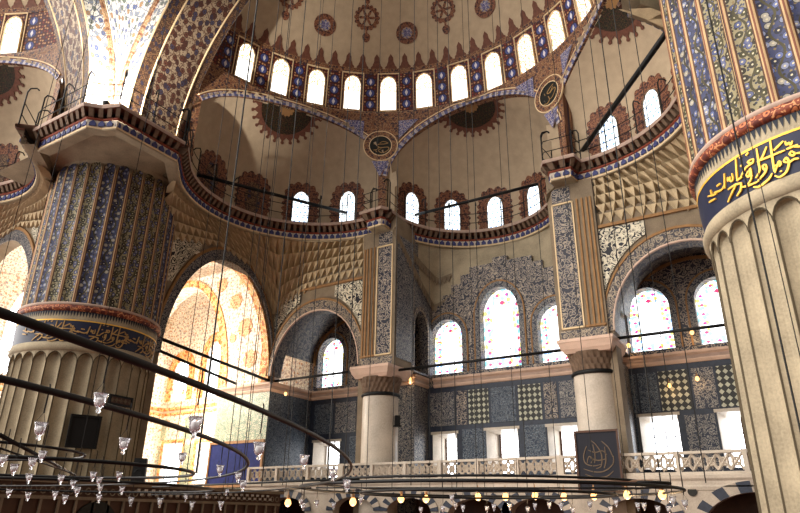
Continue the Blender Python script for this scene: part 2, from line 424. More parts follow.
# ------------------------------------------------------------------ domes
R, ZC = 11.75, 25.4
def drum_r(z): return 11.75 if z <= 25.4 else (11.75-.29*(z-25.4)/2.6)
def dome_pt(u, v, off=0):
    """u: metres along the drum (azimuth*11.7), v: height z up to 28, beyond that metres along the shell"""
    az = u/11.7
    if v <= 28.0: r = drum_r(v)-off; z = v
    else:
        t = math.asin((28-ZC)/R)+(v-28)/R; r = (R-off)*cos(t); z = ZC+(R-off)*sin(t)
    return (r*sin(az), r*cos(az), z)
def dome_pt_ctr(az0, z0):
    """surface function in local metres around a point of the upper shell"""
    t0 = math.asin((z0-ZC)/R); rr = R*cos(t0)
    def fn(u, v, off=0):
        az = az0+u/rr; t = t0+v/R; r = (R-off)*cos(t); return (r*sin(az), r*cos(az), ZC+(R-off)*sin(t))
    return fn
STEP = rad(11.368)
win_no = [0]
def window(fn, cu, cv, w, h, glass, label, T=None, frame=.1, mat=None, arch=True, depth=.10, spring=.62, bars=0, kind='structure'):
    """glazed light on a surface fn(u, v, off): bottom centre cu, cv"""
    win_no[0] += 1
    base = fn(cu, cv, 0); base = T(base) if T else base
    root = thing('window_%d' % win_no[0], base, label, 'window', kind=kind)
    def outl(g):
        a = w/2+g; n = 12; P = [(cu-a, cv-g)]
        zs = cv+h*spring if arch else cv+h
        if arch:
            hh = h*(1-spring)+g
            for i in range(n+1):
                t = PI-PI*i/n; P.append((cu+a*cos(t), zs+hh*sin(t)*(1 if abs(cos(t)) > .05 else 1.03)))
        else: P += [(cu-a, cv+h+g), (cu+a, cv+h+g)]
        P.append((cu+a, cv-g)); return P
    pl = lambda u, v, d: fn(u, v, d)
    m = MB(); i_, o_ = outl(0), outl(frame); ring_strip(m, i_+[i_[0]], o_+[o_[0]], -.02, depth, pl)
    if bars:
        for k in range(1, bars):
            z = cv+h*k/bars
            m.add([fn(cu-w/2, z-.02, .05), fn(cu+w/2, z-.02, .05), fn(cu+w/2, z+.02, .05), fn(cu-w/2, z+.02, .05)], [(0, 1, 2, 3)])
        m.add([fn(cu-.03, cv, .05), fn(cu+.03, cv, .05), fn(cu+.03, cv+h, .05), fn(cu-.03, cv+h, .05)], [(0, 1, 2, 3)])
    m.build('window_frame', mat or M['leadcame'], root, T)
    g = MB(); P = outl(0); mid = (cu, cv+h*.5); n = len(P)
    for d, rev in ((.03, 0), (-.01, 1)):
        o = len(g.v); g.v.append(fn(mid[0], mid[1], d))
        for q in P: g.v.append(fn(q[0], q[1], d))
        uvf = lambda q: ((q[0]-cu)/w+.5, (q[1]-cv)/h)
        for i in range(n):
            j = (i+1) % n; g.quad((o, o+1+i, o+1+j), [uvf(mid), uvf(P[i]), uvf(P[j])])
    g.build('pane', glass, root, T)
    return root

ordw = ['first', 'second', 'third', 'fourth', 'fifth', 'sixth', 'seventh', 'eighth', 'ninth', 'tenth', 'eleventh', 'twelfth', 'thirteenth', 'fourteenth', 'fifteenth', 'sixteenth']
def semi_dome(T, tagname, a0, a1, full=True):
    m = MB()
    m.grid(lambda u, v: dome_pt((a0+(a1-a0)*u)*11.7, 24.7+3.4*v), 96 if full else 24, 4, lambda u, v: ((a0+(a1-a0)*u)*11.7, 24.7+3.4*v-25.4))
    root = tag(m.build('ceiling_drum', M['drum'], None, T, True), 'russet and blue flowered drum carrying the ring of windows' if full else 'strip of flowered drum with windows at the top edge beyond the great pier', 'drum', kind='structure')
    m = MB()
    m.grid(lambda u, v: dome_pt((a0+(a1-a0)*u)*11.7, 28.0+10*v), 72 if full else 16, 20, lambda u, v: (u*20, v*10))
    shell = tag(m.build('ceiling_semi_dome', M['plaster'], None, T, True), 'large beige semi dome above the ring of windows' if full else 'sliver of beige semi dome above the windows beyond the great pier', 'dome', kind='structure')
    # ledge under the windows with its painted mouldings
    for nm, prof, mt in (('ledge_moulding', [(11.75, 24.9), (11.15, 24.86), (11.05, 24.78)], 'cream'), ('ledge_band', [(11.05, 24.78), (11.0, 24.6), (11.02, 24.36)], 'brown')):
        b = MB(); b.loft([[(r*sin(a0+(a1-a0)*i/80), r*cos(a0+(a1-a0)*i/80), z) for i in range(81)] for r, z in prof])
        b.build(nm, M[mt], root, T)
    # crest of painted palmettes above the windows
    c = MB(); k = 0
    nn = int((a1-a0)/STEP*2.4)
    for i in range(nn+1):
        u = (a0+(a1-a0)*(i+.5)/(nn+1))*11.7
        f = lambda t: .27+.2*max(0, cos(3*(t-PI/2)))**1.5+(.30*max(0, cos(t-PI/2))**10)
        decal(c, dome_pt, u, 28.55, f, n=20, rings=2, off=.03)
    c.build('palmette_crest', M['crest'], shell, T)
    b = MB(); b.grid(lambda u, v: dome_pt((a0+(a1-a0)*u)*11.7, 27.95+.38*v, .035), 90, 2, lambda u, v: ((a0+(a1-a0)*u)*11.7, v*.38)); b.build('crest_band', M['brown'], shell, T)
    fr = MB()
    for i in range(-7, 8):
        az = STEP*(i+.5)
        if not a0 < az < a1 or (not full and i < -6): continue
        cu = az*11.7
        if full: lab = 'arched window in the drum ring, %s counted from the pier beside the bright arch' % ordw[i+7]
        else: lab = 'arched window in the cropped drum strip, %s from the great pier' % ordw[i+7]
        gl = M['g_amber'] if i < 1 else M['g_amber2']
        window(dome_pt, cu, 25.35, .98, 2.35, gl, lab, T, frame=.06, mat=M['cream'], spring=.72)
        rect = [(cu-.72, 25.3), (cu-.72, 28.0), (cu+.72, 28.0), (cu+.72, 25.3)]; r2_ = [(cu-.66, 25.3), (cu-.66, 27.93), (cu+.66, 27.93), (cu+.66, 25.3)]
        ring_strip(fr, r2_, rect, -.01, .05, dome_pt)
    if fr.v: fr.build('window_surround', M['cream'], root, T)
    return root, shell
drum, shell = semi_dome(None, 'main', rad(-90), rad(90))
for az, z in ((-50.7, 30.6), (-21.9, 30.45), (6.9, 30.6), (35, 30.6)):
    fn = dome_pt_ctr(rad(az), z); m = MB(); decal(m, fn, 0, 0, .64, .36, off=.03); decal(m, fn, 0, 0, .70, .63, off=.05)
    a = m.build('painted_roundel', M['halo'], shell)
    m = MB(); decal(m, fn, 0, 0, petals(8, .2, .16), off=.035); m.build('roundel_flower', M['lav'], a)
for az, z in ((-64.5, 31.5), (-36.1, 31.35), (-8.1, 31.3), (20.5, 31.4)):
    fn = dome_pt_ctr(rad(az), z); m = MB(); decal(m, fn, 0, 0, petals(16, .72, .12), .52, n=64, off=.03); decal(m, fn, 0, 0, petals(6, .12, .44, 2), off=.03)
    decal(m, fn, 0, -1.2, lambda t: .24+.12*max(0, cos(t+PI/2))**4, n=20, off=.03); decal(m, fn, 0, -.9, .07, off=.03); decal(m, fn, 0, 1.0, .16, off=.03)
    m.build('painted_rosette', M['halo'], shell)
semi_dome(MD, 'side', rad(-90), rad(-52), False)

# ------------------------------------------------------------------ exedrae
RA = 11.03           # cylinder of the arch faces
class Exedra:
    def __init__(s, cx, cy, r, H, zs=19.5):
        s.c = (cx, cy); s.r = r; s.H = H; s.zs = zs; s.az = math.atan2(cx, cy); s.d = math.hypot(cx, cy)
    def zdome(s, rho): return s.zs+s.H*math.sqrt(max(0, 1-(rho/s.r)**2))
    def pt(s, u, v, off=0):
        """u metres round the wall from the axis, v height: wall to zs, then metres along the shell"""
        ph = s.az+u/s.r
        if v <= s.zs: r, z = s.r-off, v
        else:
            t = (v-s.zs)/((s.r+s.H)/2); t = min(t, PI/2); r = (s.r-off)*cos(t); z = s.zs+(s.H-off)*sin(t)
        return (s.c[0]+r*sin(ph), s.c[1]+r*cos(ph), z)
    def arch(s, al):
        """height of the arch edge on the cylinder RA at sector angle al from the axis"""
        x = RA*cos(al)-s.d; y = RA*sin(al); return s.zdome(math.hypot(x, y))
MIDX = Exedra(0, 9.8, 5.25, 5.1)
LEFX = Exedra(-6.2, 3.7, 6.4, 6.0)
def build_exedra(E, T, lab, halves=(-110, 110), wins=(), blind=(), med=None, medlab=None, wlab=''):
    m = MB(); tm = (PI/2)*((E.r+E.H)/2)
    inner = lambda q: max(math.hypot(p[0], p[1]) for p in q) < RA+.05
    m.grid(lambda u, v: E.pt(rad(halves[0]+(halves[1]-halves[0])*u)*E.r, 17.3+2.2*v), 64, 3, lambda u, v: (u*20, v*2), skip=inner)
    m.grid(lambda u, v: E.pt(rad(halves[0]+(halves[1]-halves[0])*u)*E.r, E.zs+tm*v), 72, 30, lambda u, v: (u*20, v*9), skip=inner)
    root = tag(m.build('ceiling_exedra', M['plaster'], None, T, True), lab, 'half dome', kind='structure')
    # russet halo round each window
    h = MB(); hb = MB()
    for (a, k) in [(w, 1) for w in wins]+[(b, 0) for b in blind]:
        cu = rad(a)*E.r
        def fo(t, g):  # arch shaped radius around the window centre
            c, s_ = abs(cos(t)), sin(t)
            hw, hh = .55+g, (1.12+g)
            return 1/max(1e-6, ((c/hw)**3+(abs(s_)/hh)**3))**(1/3)
        decal(h, E.pt, cu, 18.95, lambda t: fo(t, .42)+(.2*abs(math.sin(10*t))**.8 if sin(t) > -.75 else 0), lambda t: fo(t, -.03) if k else 0.0, n=96, rings=2, off=.03)
        if not k: decal(hb, E.pt, cu, 18.95, lambda t: fo(t, -.08), n=32, rings=2, off=.05)
    if h.v: h.build('window_halo', M['halo'], root, T)
    if hb.v: hb.build('blind_window_paint', M['soffitb'], root, T)
    for i, a in enumerate(wins):
        window(E.pt, rad(a)*E.r, 17.85, .96, 2.15, M['g_blue'], wlab % ordw[i], T, frame=.05, mat=M['leadcame'], spring=.68)
    if med:
        mx, my, dr = med
        cz = E.zs+E.H*math.sqrt(1-((mx-E.c[0])**2+(my-E.c[1])**2)/E.r**2); C0 = Vector((mx, my, cz)); O0 = Vector((E.c[0], E.c[1], E.zs))
        nn = Vector(((mx-E.c[0])/E.r**2, (my-E.c[1])/E.r**2, (cz-E.zs)/E.H**2)).normalized()
        ax = Vector((sin(E.az), cos(E.az), 0)); tx = ax.cross(Vector((0, 0, 1))); tx = (tx-nn*tx.dot(nn)).normalized(); ty = nn.cross(tx)
        def loc(u, v, off=0):
            p = C0+tx*u+ty*v-O0; k = 1/math.sqrt((p.x/E.r)**2+(p.y/E.r)**2+(p.z/E.H)**2)
            p = O0+p*k-nn*off; return (p.x, p.y, p.z)
        cut = lambda q: min(math.hypot(p[0], p[1]) for p in q) < RA+.12
        m = MB(); decal(m, loc, 0, 0, dr, off=.03, n=64, rings=12, skip=cut); c = m.build('crown_medallion', M['blackg'], root, T)
        m = MB(); decal(m, loc, 0, 0, petals(26, dr+.2, .2), dr-.02, n=208, rings=3, off=.05, skip=cut)
        for q in range(26):
            t = 2*PI*(q)/26; decal(m, loc, (dr+.56)*cos(t), (dr+.56)*sin(t), .11, n=8, rings=1, off=.05, skip=cut); decal(m, loc, (dr+.42)*cos(t), (dr+.42)*sin(t), .07, n=8, rings=1, off=.05, skip=cut)
        m.build('medallion_fringe', M['crest'], c, T)
        m = MB(); decal(m, loc, 0, 0, petals(12, .36, .1), off=.07, n=48, rings=4, skip=cut); m.build('medallion_flower', M['brownline'], c, T)
    return root
build_exedra(MIDX, None, 'half dome over the middle bay between the two calligraphy roundels', (-100, 100), (-66, -36.5, -7, 22.5, 52), (), (-.35, 11.3, 1.55), None, 'small blue dotted window in the middle half dome, %s from the black roundel side')
build_exedra(LEFX, None, 'half dome above the bright arch and dark alcove', (-112, 115), (16.5, 42.5), (-62, -36, -10), (-9.75, 5.65, 1.6), None, 'small blue dotted window high over the bright arch, %s beyond the blind ones')
build_exedra(LEFX, MX, 'half dome beside the inscribed fluted pier, crossed by a black tie bar', (-112, 115), (46.5, 24.5, 2), (-60, -28), (-9.1, 6.75, 1.55), None, 'small blue dotted window near the inscribed pier, %s from the oval roundel')
build_exedra(LEFX, MD, 'half dome edge behind the far pier at the picture border', (-112, 115), (), (-60, -33, -6, 21), (-9.75, 5.65, 1.6), None, '')

# arch faces and pendentives on the cylinder RA below the ring
def arch_face(E, T, al0, al1, lab):
    NA = 60; cen = E.az
    def zed(al):
        return max(17.5, min(24.33, E.arch(al)-.12)) if abs(al) < rad(28.4) else 17.5
    def P(al, z, r=RA): return (r*sin(cen+al), r*cos(cen+al), z)
    m = MB()
    m.grid(lambda u, v: (lambda al: P(al, zed(al)+(24.62-zed(al))*v))(al0+(al1-al0)*u), NA*2, 6, lambda u, v: ((al0+(al1-al0)*u)*RA, (zed(al0+(al1-al0)*u)*(1-v)+24.6*v)))
    # soffit behind the edge
    m.grid(lambda u, v: (lambda al: P(al, zed(al)-.02*v, RA+.55*v))(al0+(al1-al0)*u), NA*2, 2, lambda u, v: ((al0+(al1-al0)*u)*RA, v*.5))
    root = tag(m.build('trim_%d' % arch_face.n, M['brown'], None, T, True), lab, 'arch', kind='structure'); arch_face.n += 1
    pts = [(al0+(al1-al0)*i/120) for i in range(121) if abs(al0+(al1-al0)*i/120) < rad(28.4)]
    def strip(g0, g1, off, mat, nm):
        b = MB(); A = 0
        # offset curve along the arch normal
        C = [(al*RA, zed(al)) for al in pts]; out = []
        for i, (x, z) in enumerate(C):
            a, b_ = C[max(0, i-1)], C[min(len(C)-1, i+1)]; tx, tz = b_[0]-a[0], b_[1]-a[1]; L = math.hypot(tx, tz) or 1
            out.append((-tz/L, tx/L))
        I = [(min(max(C[i][0]+out[i][0]*g0, -5.75), 5.75), min(C[i][1]+out[i][1]*g0, 24.55)) for i in range(len(C))]
        O = [(min(max(C[i][0]+out[i][0]*g1, -5.75), 5.75), min(C[i][1]+out[i][1]*g1, 24.6)) for i in range(len(C))]
        ring_strip(b, I, O, 0, off, lambda u, w, d: P(u/RA, w, RA-d))
        return b.build(nm, mat, root, T)
    strip(0, .34, .04, M['lavband'], 'arch_border'); strip(.34, .40, .06, M['cream'], 'arch_fillet')
    return root
arch_face.n = 1
def lavband():
    n = N('blue_white_dash_border', .6); x, y, _ = n.sep(n.uv())
    f = n.m('FRACT', n.m('MULTIPLY', x, 2.6)); k = n.m('ABSOLUTE', n.m('SUBTRACT', f, .5))
    c = n.mix(n.gt(k, .26), lin(78, 80, 116), lin(168, 158, 160)); c = n.mix(n.gt(y, .27), c, lin(110, 70, 50)); n.base(n.mott(c, .3, 4)); return n.mat
M['lavband'] = lavband()
arch_face(MIDX, None, rad(-30), rad(30), 'painted arch edge of the middle half dome')
arch_face(LEFX, None, rad(-30.5), rad(29.3), 'painted arch edge of the half dome above the bright arch')
arch_face(LEFX, MX, rad(-30.5), rad(29.3), 'painted arch edge of the half dome beside the inscribed pier')
arch_face(LEFX, MD, rad(-30.5), rad(29.3), 'painted arch edge at the picture border beyond the far pier')

def pend_fn(az0): return lambda u, v, off=0: ((RA-off)*sin(az0+u/RA), (RA-off)*cos(az0+u/RA), v)
def stroke(mb, pts, w, fn, off=.02, thick=.015):
    """calligraphic ribbon: pts in (u, v); width tapers to the ends"""
    # resample with catmull-rom
    Q = []
    P = [pts[0]]+list(pts)+[pts[-1]]
    for i in range(1, len(P)-2):
        for k in range(5):
            t = k/5; a, b, c, d = P[i-1], P[i], P[i+1], P[i+2]
            Q.append(tuple(.5*((2*b[j])+(-a[j]+c[j])*t+(2*a[j]-5*b[j]+4*c[j]-d[j])*t*t+(-a[j]+3*b[j]-3*c[j]+d[j])*t**3) for j in (0, 1)))
    Q.append(tuple(pts[-1])); n = len(Q); L, Rr = [], []
    for i, q in enumerate(Q):
        a, b = Q[max(0, i-1)], Q[min(n-1, i+1)]; tx, ty = b[0]-a[0], b[1]-a[1]; l = math.hypot(tx, ty) or 1
        k = w*(.45+.55*math.sin(PI*min(1, (i+.6)/n))**.6)
        L.append((q[0]-ty/l*k/2, q[1]+tx/l*k/2)); Rr.append((q[0]+ty/l*k/2, q[1]-tx/l*k/2))
    ring_strip(mb, L, Rr, -.01, off+thick, lambda u, v, d: fn(u, v, d))
ROUND = []
for az, lab in ((rad(-30.2), 'round black calligraphy roundel between the middle half dome and the one over the bright arch'), (rad(26.6), 'oval looking black calligraphy roundel near the half dome with the black tie bar')):
    fn0 = pend_fn(az); vz = 22.28
    fn = lambda u, v, off=0, f=fn0, z=vz: f(u, z+v, off+.05)
    root = thing('calligraphy_roundel', fn(0, -.9, 0), lab, 'roundel')
    m = MB(); decal(m, fn, 0, 0, .68, off=.03, n=40, rings=3); dsc = m.build('disc', M['blackd'], root)
    m = MB(); decal(m, fn, 0, 0, 1.0, .66, off=.05, n=40, rings=2); m.build('painted_rim', M['brown'], root)
    m = MB(); decal(m, fn, 0, 0, .70, .655, off=.07, n=40, rings=1); decal(m, fn, 0, 0, 1.05, 1.0, off=.06, n=40, rings=1); m.build('rim_fillet', M['cream'], root)
    m = MB()
    if az < 0: S = [[(-.05, .2), (.15, .3), (.45, .2), (.2, .12), (-.05, .12), (-.2, .05), (-.1, -.1), (.1, -.12), (.45, -.1), (.5, -.25), (.25, -.45), (.0, -.45), (-.12, -.3), (.05, -.2)], [(-.1, -.05), (-.2, -.25), (-.42, -.3)], [(.08, -.32), (.2, -.3)], [(-.3, -.35), (-.2, -.42)], [(-.4, .1), (-.3, .2)]]
    else: S = [[(.35, .42), (.05, .3), (-.15, .12), (.05, .05), (.3, .3)], [(-.1, -.1), (-.02, -.35), (-.2, -.5), (-.45, -.42)], [(-.02, -.35), (.2, -.3), (.45, .0), (.4, .15), (.2, .1), (.05, .0)], [(-.35, .2), (-.3, .05)]]
    for s in S: stroke(m, s, .045, fn, .03)
    m.build('gilt_lettering', M['gilt2'], dsc)
    # lavender panels round the roundel
    for s in (-1, 1):
        m = MB(); P = [(s*1.1, .45), (s*1.05, 1.75), (s*2.3, 1.75)] if az < 0 or s < 0 else [(s*1.1, .45), (s*1.05, 1.75), (s*2.0, 1.75)]
        m.add([fn(*q, .03) for q in P]+[fn(*q, -.02) for q in P], [(0, 1, 2), (0, 1, 4, 3), (1, 2, 5, 4), (2, 0, 3, 5)], [[(q[0], q[1]) for q in P]]+[[(0, 0)]*4]*3); m.build('side_panel', M['lav'], root)
    m = MB(); P = [(-.5, -1.05), (.5, -1.05), (0, -2.1)]
    m.add([fn(*q, .03) for q in P]+[fn(*q, -.02) for q in P], [(0, 1, 2), (0, 1, 4, 3), (1, 2, 5, 4), (2, 0, 3, 5)], [[(q[0], q[1]) for q in P]]+[[(0, 0)]*4]*3); m.build('lower_panel', M['lav'], root)

# ------------------------------------------------------------------ great arch and its mirrored twin
def great_arch(T, lab, lab2, t1):
    CZ = 18.7
    def P(th, w):   # w 0 front .. 1 rear
        r = 10.5+1.1*w; return (-r*cos(th), -3.7+3.9*w, CZ+(r*sin(th)))
    m = MB()
    segs = [(0, .2, 'soffitb'), (.2, .86, 'soffit'), (.86, 1, 'soffitb')]
    root = None
    for a, b, mt in segs:
        m = MB(); m.grid(lambda u, v: P(t1*u, a+(b-a)*v), 60, 4, lambda u, v: (t1*u*11, (a+(b-a)*v)*4))
        if root is None: root = tag(m.build('great_arch', M[mt], None, T, True), lab, 'arch', kind='structure')
        else: m.build('soffit_band', M[mt], root, T, True)
    for a in (.2, .86):
        m = MB(); m.tube([P(t1*i/50, a) for i in range(51)], .05, 5); m.build('soffit_fillet', M['cream'], root, T)
    # archivolt on the face
    f = MB(); f.grid(lambda u, v: (-(10.5+1.0*v)*cos(t1*u), -3.7, CZ+(10.5+1.0*v)*sin(t1*u)), 50, 3, lambda u, v: (t1*u*11, v))
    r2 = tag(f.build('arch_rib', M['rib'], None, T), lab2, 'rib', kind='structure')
    f = MB(); I = [(-(11.5)*cos(t1*i/50), CZ+11.5*sin(t1*i/50)) for i in range(51)]; O = [(-(11.72)*cos(t1*i/50), CZ+11.72*sin(t1*i/50)) for i in range(51)]
    ring_strip(f, I, O, 0, .12, lambda u, w, d: (u, -3.7-d, w)); f.build('rib_border', M['ribb'], r2, T)
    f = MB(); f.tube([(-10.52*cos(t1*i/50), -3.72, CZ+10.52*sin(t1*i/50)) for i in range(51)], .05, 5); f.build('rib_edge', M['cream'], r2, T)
    # wall between the rear of the arch and the semi dome
    w = MB(); w.grid(lambda u, v: (-(11.6+3.4*v)*cos(t1*u), .21, CZ+(11.6+3.4*v)*sin(t1*u)), 50, 3); w.build('arch_back', M['stone_dark'], root, T)
great_arch(None, 'flowered soffit of the great arch springing from the far pier', 'pale floodlit rib on the edge of the great arch', PI)
great_arch(MD, 'flowered soffit of the second great arch leading away behind the far pier', 'pale floodlit rib on the edge of the second great arch', PI*.5)
# pendentive between the ribs
m = MB()
def pend(u, v):
    z = 18.7+11*v; rr = math.sqrt(max(.1, 16.75**2-(z-18.7)**2))
    a0 = math.asin(min(1, (15.51-3.68)/rr)); a1 = PI/2-a0
    a = a0+(a1-a0)*u if a0 > a1 else PI/4
    return (-rr*cos(a), -15.51+rr*sin(a), z)
m.grid(pend, 8, 24, lambda u, v: (u*4, v*11)); tag(m.build('ceiling_pendentive', M['rib'], None, None, True), 'narrow flowered pendentive rising between the two pale ribs', 'pendentive', kind='structure')

# ------------------------------------------------------------------ piers
PC = (14.68, -.83); NF = 30
def pier(T, lab, simple=False):
    cx, cy = -PC[0], PC[1]
    def fl(rb, amp, n, th, u): return rb-amp*(1-abs(2*((u*n) % 1)-1)**2)
    root = thing('fluted_pier', T((cx, cy, 0)) if T else (cx, cy, 0), lab, 'pier')
    SEG = NF*8
    def ring(rb, amp, z): return [((rb-amp*(1-(2*((i/8) % 1)-1)**2))*cos(2*PI*i/SEG)+cx, (rb-amp*(1-(2*((i/8) % 1)-1)**2))*sin(2*PI*i/SEG)+cy, z) for i in range(SEG+1)]
    m = MB(); rows = [ring(3.1, 0, 0), ring(3.1, 0, .5), ring(2.95, .02, .6), ring(2.92, .2, .8), ring(2.88, .2, 7.38)]
    # arched flute heads
    def head(rb, amp, z0, h, k):
        out = []
        for i in range(SEG+1):
            f = (i/8) % 1; c = abs(2*f-1); d = (1-c*c); out.append(((rb-amp*d*(1-k))*cos(2*PI*i/SEG)+cx, (rb-amp*d*(1-k))*sin(2*PI*i/SEG)+cy, z0+h*math.sqrt(max(0, d))*.999+.001))
        return out
    rows += [head(2.88, .2, 7.44, .40, 0), head(2.90, .2, 7.47, .41, 1.0), ring(2.92, 0, 7.93)]
    m.loft(rows); m.build('shaft', M['stone'], root, T, False)
    # thin dark joints between the flutes
    m = MB()
    for k in range(NF):
        a = 2*PI*k/NF; m.tube([(cx+2.9*cos(a), cy+2.9*sin(a), .8), (cx+2.87*cos(a), cy+2.87*sin(a), 7.47)], .028, 4, cap=False)
        m.tube([(cx+2.89*cos(2*PI*(k+.5+.5*cos(t))/NF), cy+2.89*sin(2*PI*(k+.5+.5*cos(t))/NF), 7.45+.41*sin(t)) for t in [PI*q/8 for q in range(9)]], .028, 4, cap=False)
    m.build('flute_arris', M['arris'], root, T)
    def lt(prof, nm, mt, par=root, n=96):
        b = MB(); b.lathe(prof, (cx, cy, 0), n); return b.build(nm, M[mt], par, T, True)
    lt([(2.92, 7.9), (3.02, 7.95), (3.03, 8.12), (2.97, 8.26)], 'collar', 'stone')
    band = lt([(2.95, 8.22), (2.96, 8.5), (2.98, 8.9), (2.98, 9.24)], 'inscription_band', 'navy')
    # zigzag crest above the band
    z = MB(); n = 156
    for k in range(n):
        a0 = 2*PI*k/n; a1 = 2*PI*(k+1)/n; am = (a0+a1)/2
        z.add([(cx+3.0*cos(a0), cy+3.0*sin(a0), 9.62), (cx+3.0*cos(a1), cy+3.0*sin(a1), 9.62), (cx+3.0*cos(am), cy+3.0*sin(am), 9.34)], [(0, 1, 2)])
    z.build('crest_teeth', M['crestteeth'], root, T)
    lt([(2.985, 9.2), (2.985, 9.63)], 'crest_ground', 'stone'); lt([(2.99, 9.18), (3.0, 9.23)], 'gilt_fillet', 'gold')
    lt([(2.98, 9.6), (3.04, 9.61), (3.1, 9.66), (3.12, 9.73), (3.1, 9.82), (3.06, 9.86)], 'red_torus', 'torus'); lt([(3.06, 9.86), (3.1, 9.9), (3.08, 9.97), (2.98, 10.0)], 'pale_fillet', 'lip')
    # painted flutes above
    m = MB(); NP = 30; sg = NP*10
    def rr(i): f = (i/10) % 1; return 3.02-.12*(1-(2*f-1)**2)
    def zt(i): f = (i/10) % 1; return 16.45+.5*math.sqrt(max(0, 1-(2*f-1)**2))
    o = len(m.v)
    rowz = [lambda i: 9.98, lambda i: 12.0, lambda i: 14.0, zt]
    for j, fz in enumerate(rowz):
        for i in range(sg+1):
            a = 2*PI*i/sg; m.v.append((cx+rr(i)*cos(a), cy+rr(i)*sin(a), fz(i)))
    for j in range(3):
        for i in range(sg):
            ids = (o+j*(sg+1)+i, o+j*(sg+1)+i+1, o+(j+1)*(sg+1)+i+1, o+(j+1)*(sg+1)+i)
            m.quad(ids, [(i/10, rowz[j](i)), ((i+1)/10, rowz[j](i+1)), ((i+1)/10, rowz[j+1](i+1)), (i/10, rowz[j+1](i))])
    m.build('painted_shaft', M['flute'], root, T, True)
    m = MB(); m.lathe([(2.86, 16.2), (2.87, 16.9), (2.98, 17.0), (3.1, 17.03)], (cx, cy, 0), 96); 
    # corbelled head, round to square
    sq = [(-9.9, -.9), (-9.9, -4.3), (-10.7, -5.0), (-14.6, -5.0), (-18.6, -5.0), (-18.6, -.2), (-14, -.2)]
    def onsq(a):
        best = None
        for i in range(len(sq)):
            p, q = sq[i], sq[(i+1) % len(sq)]
            dx, dy = cos(a), sin(a); ex, ey = q[0]-p[0], q[1]-p[1]; den = dx*ey-dy*ex
            if abs(den) < 1e-9: continue
            t = ((p[0]-cx)*ey-(p[1]-cy)*ex)/den; s_ = ((p[0]-cx)*dy-(p[1]-cy)*dx)/den
            if t > 0 and -1e-6 <= s_ <= 1+1e-6: best = t if best is None else min(best, t)
        return best or 4
    rows = []
    if T is MX: sq = [(-10.9, -1.2), (-10.9, -4.3), (-11.5, -5.0), (-14.6, -5.0), (-18.6, -5.0), (-18.6, -.2), (-14, -.2)]
    for k in range(5):
        f = k/4
        rows.append([(cx+(3.08*(1-f*f)+min(onsq(2*PI*i/96), 6)*f*f)*cos(2*PI*i/96), cy+(3.08*(1-f*f)+min(onsq(2*PI*i/96), 6)*f*f)*sin(2*PI*i/96), 17.0+.1*f) for i in range(97)])
    m.loft(rows); m.build('corbel_head', M['stone'], root, T)
    m = MB(); m.box((-14.7, -1.55, 17.98), (6.0, 4.2, 1.6)); m.box((-13.0, 1.0, 17.6), (1.6, 2.2, 1.6)); m.build('springing_block', M['stone_dark'], root, T)
    return root
def crestteeth():
    return plain('dark_crest_teeth', lin(30, 34, 44), .6, mot=.2)
M['crestteeth'] = crestteeth()
M['torus'] = floral('orange_red_torus_paint', lin(122, 60, 40), [lin(176, 104, 66), lin(80, 36, 28)], lin(90, 38, 28), lin(190, 132, 90), 4.0)
pl = pier(None, 'massive round pier with dark inscription band standing beside the bright arch')
pr = pier(MX, 'pale fluted pier with gold lettering cropped by the picture edge')
STROKES = [[(-128.8,9.17),(-130.5,8.64)],[(-118.9,9.14),(-119.4,8.78),(-119.7,8.61),(-122.0,8.48)],[(-114.9,9.07),(-117.8,8.86),(-119.9,8.83)],[(-113.1,9.18),(-113.8,8.76),(-114.3,8.44)],[(-112.7,8.91),(-108.5,9.04)],[(-119.9,8.83),(-115.1,8.82),(-108.7,8.82)],[(-108.2,8.83),(-104.0,8.84)],[(-107.9,9.02),(-107.8,8.93),(-106.8,8.95),(-106.3,8.89),(-105.5,8.97)],[(-116.7,8.68),(-118.0,8.68),(-117.9,8.59),(-116.9,8.58),(-116.7,8.68)],[(-116.9,8.58),(-118.0,8.5),(-121.8,8.38)],[(-114.2,8.41),(-111.9,8.62),(-111.4,8.55),(-112.3,8.51)],[(-114.5,8.35),(-112.8,8.28),(-110.1,8.34),(-108.5,8.51),(-108.9,8.64),(-110.1,8.58),(-108.7,8.52)],[(-106.6,8.75),(-107.5,8.7),(-106.6,8.64),(-105.8,8.67),(-106.6,8.75)],[(-108.5,8.51),(-106.5,8.55),(-104.8,8.53)],[(-122.2,8.95),(-123.8,8.93),(-122.1,8.85),(-121.2,8.92),(-122.2,8.95)],[(-122.1,8.85),(-125.3,8.82),(-128.4,8.68)],[(-124.4,8.73),(-125.7,8.64),(-124.4,8.6),(-123.4,8.76),(-123.8,8.53),(-126.5,8.41)],[(-130.6,8.65),(-127.8,8.67)],[(-128.9,8.44),(-125.9,8.4),(-121.8,8.38)],[(-123.8,8.31),(-121.2,8.26),(-117.1,8.33),(-115.2,8.43)],[(-135.1,8.87),(-135.2,8.77),(-133.8,8.83),(-133.9,8.73),(-132.4,8.73),(-132.3,8.89)],[(-136.4,9.0),(-137.9,8.65)],[(-136.2,8.58),(-131.7,8.58),(-128.5,8.53)],[(-131.8,8.55),(-133.7,8.48),(-137.8,8.3)],[(-132.3,8.31),(-129.7,8.4),(-128.7,8.56)],[(-145.5,8.76),(-140.0,8.68),(-137.3,8.77)],[(-151.4,8.82),(-146.8,8.73),(-143.8,8.69)],[(-142.8,8.85),(-139.9,8.84)],[(-148.0,8.9),(-147.8,8.76)],[(-151.3,8.66),(-145.5,8.6)],[(-127.2,8.95),(-127.0,8.91)],[(-112.0,8.41),(-111.9,8.38)],[(-113.5,8.58),(-113.4,8.55)],[(-127.1,9.12),(-126.0,9.15)],[(-124.0,9.1),(-122.6,9.14)]]
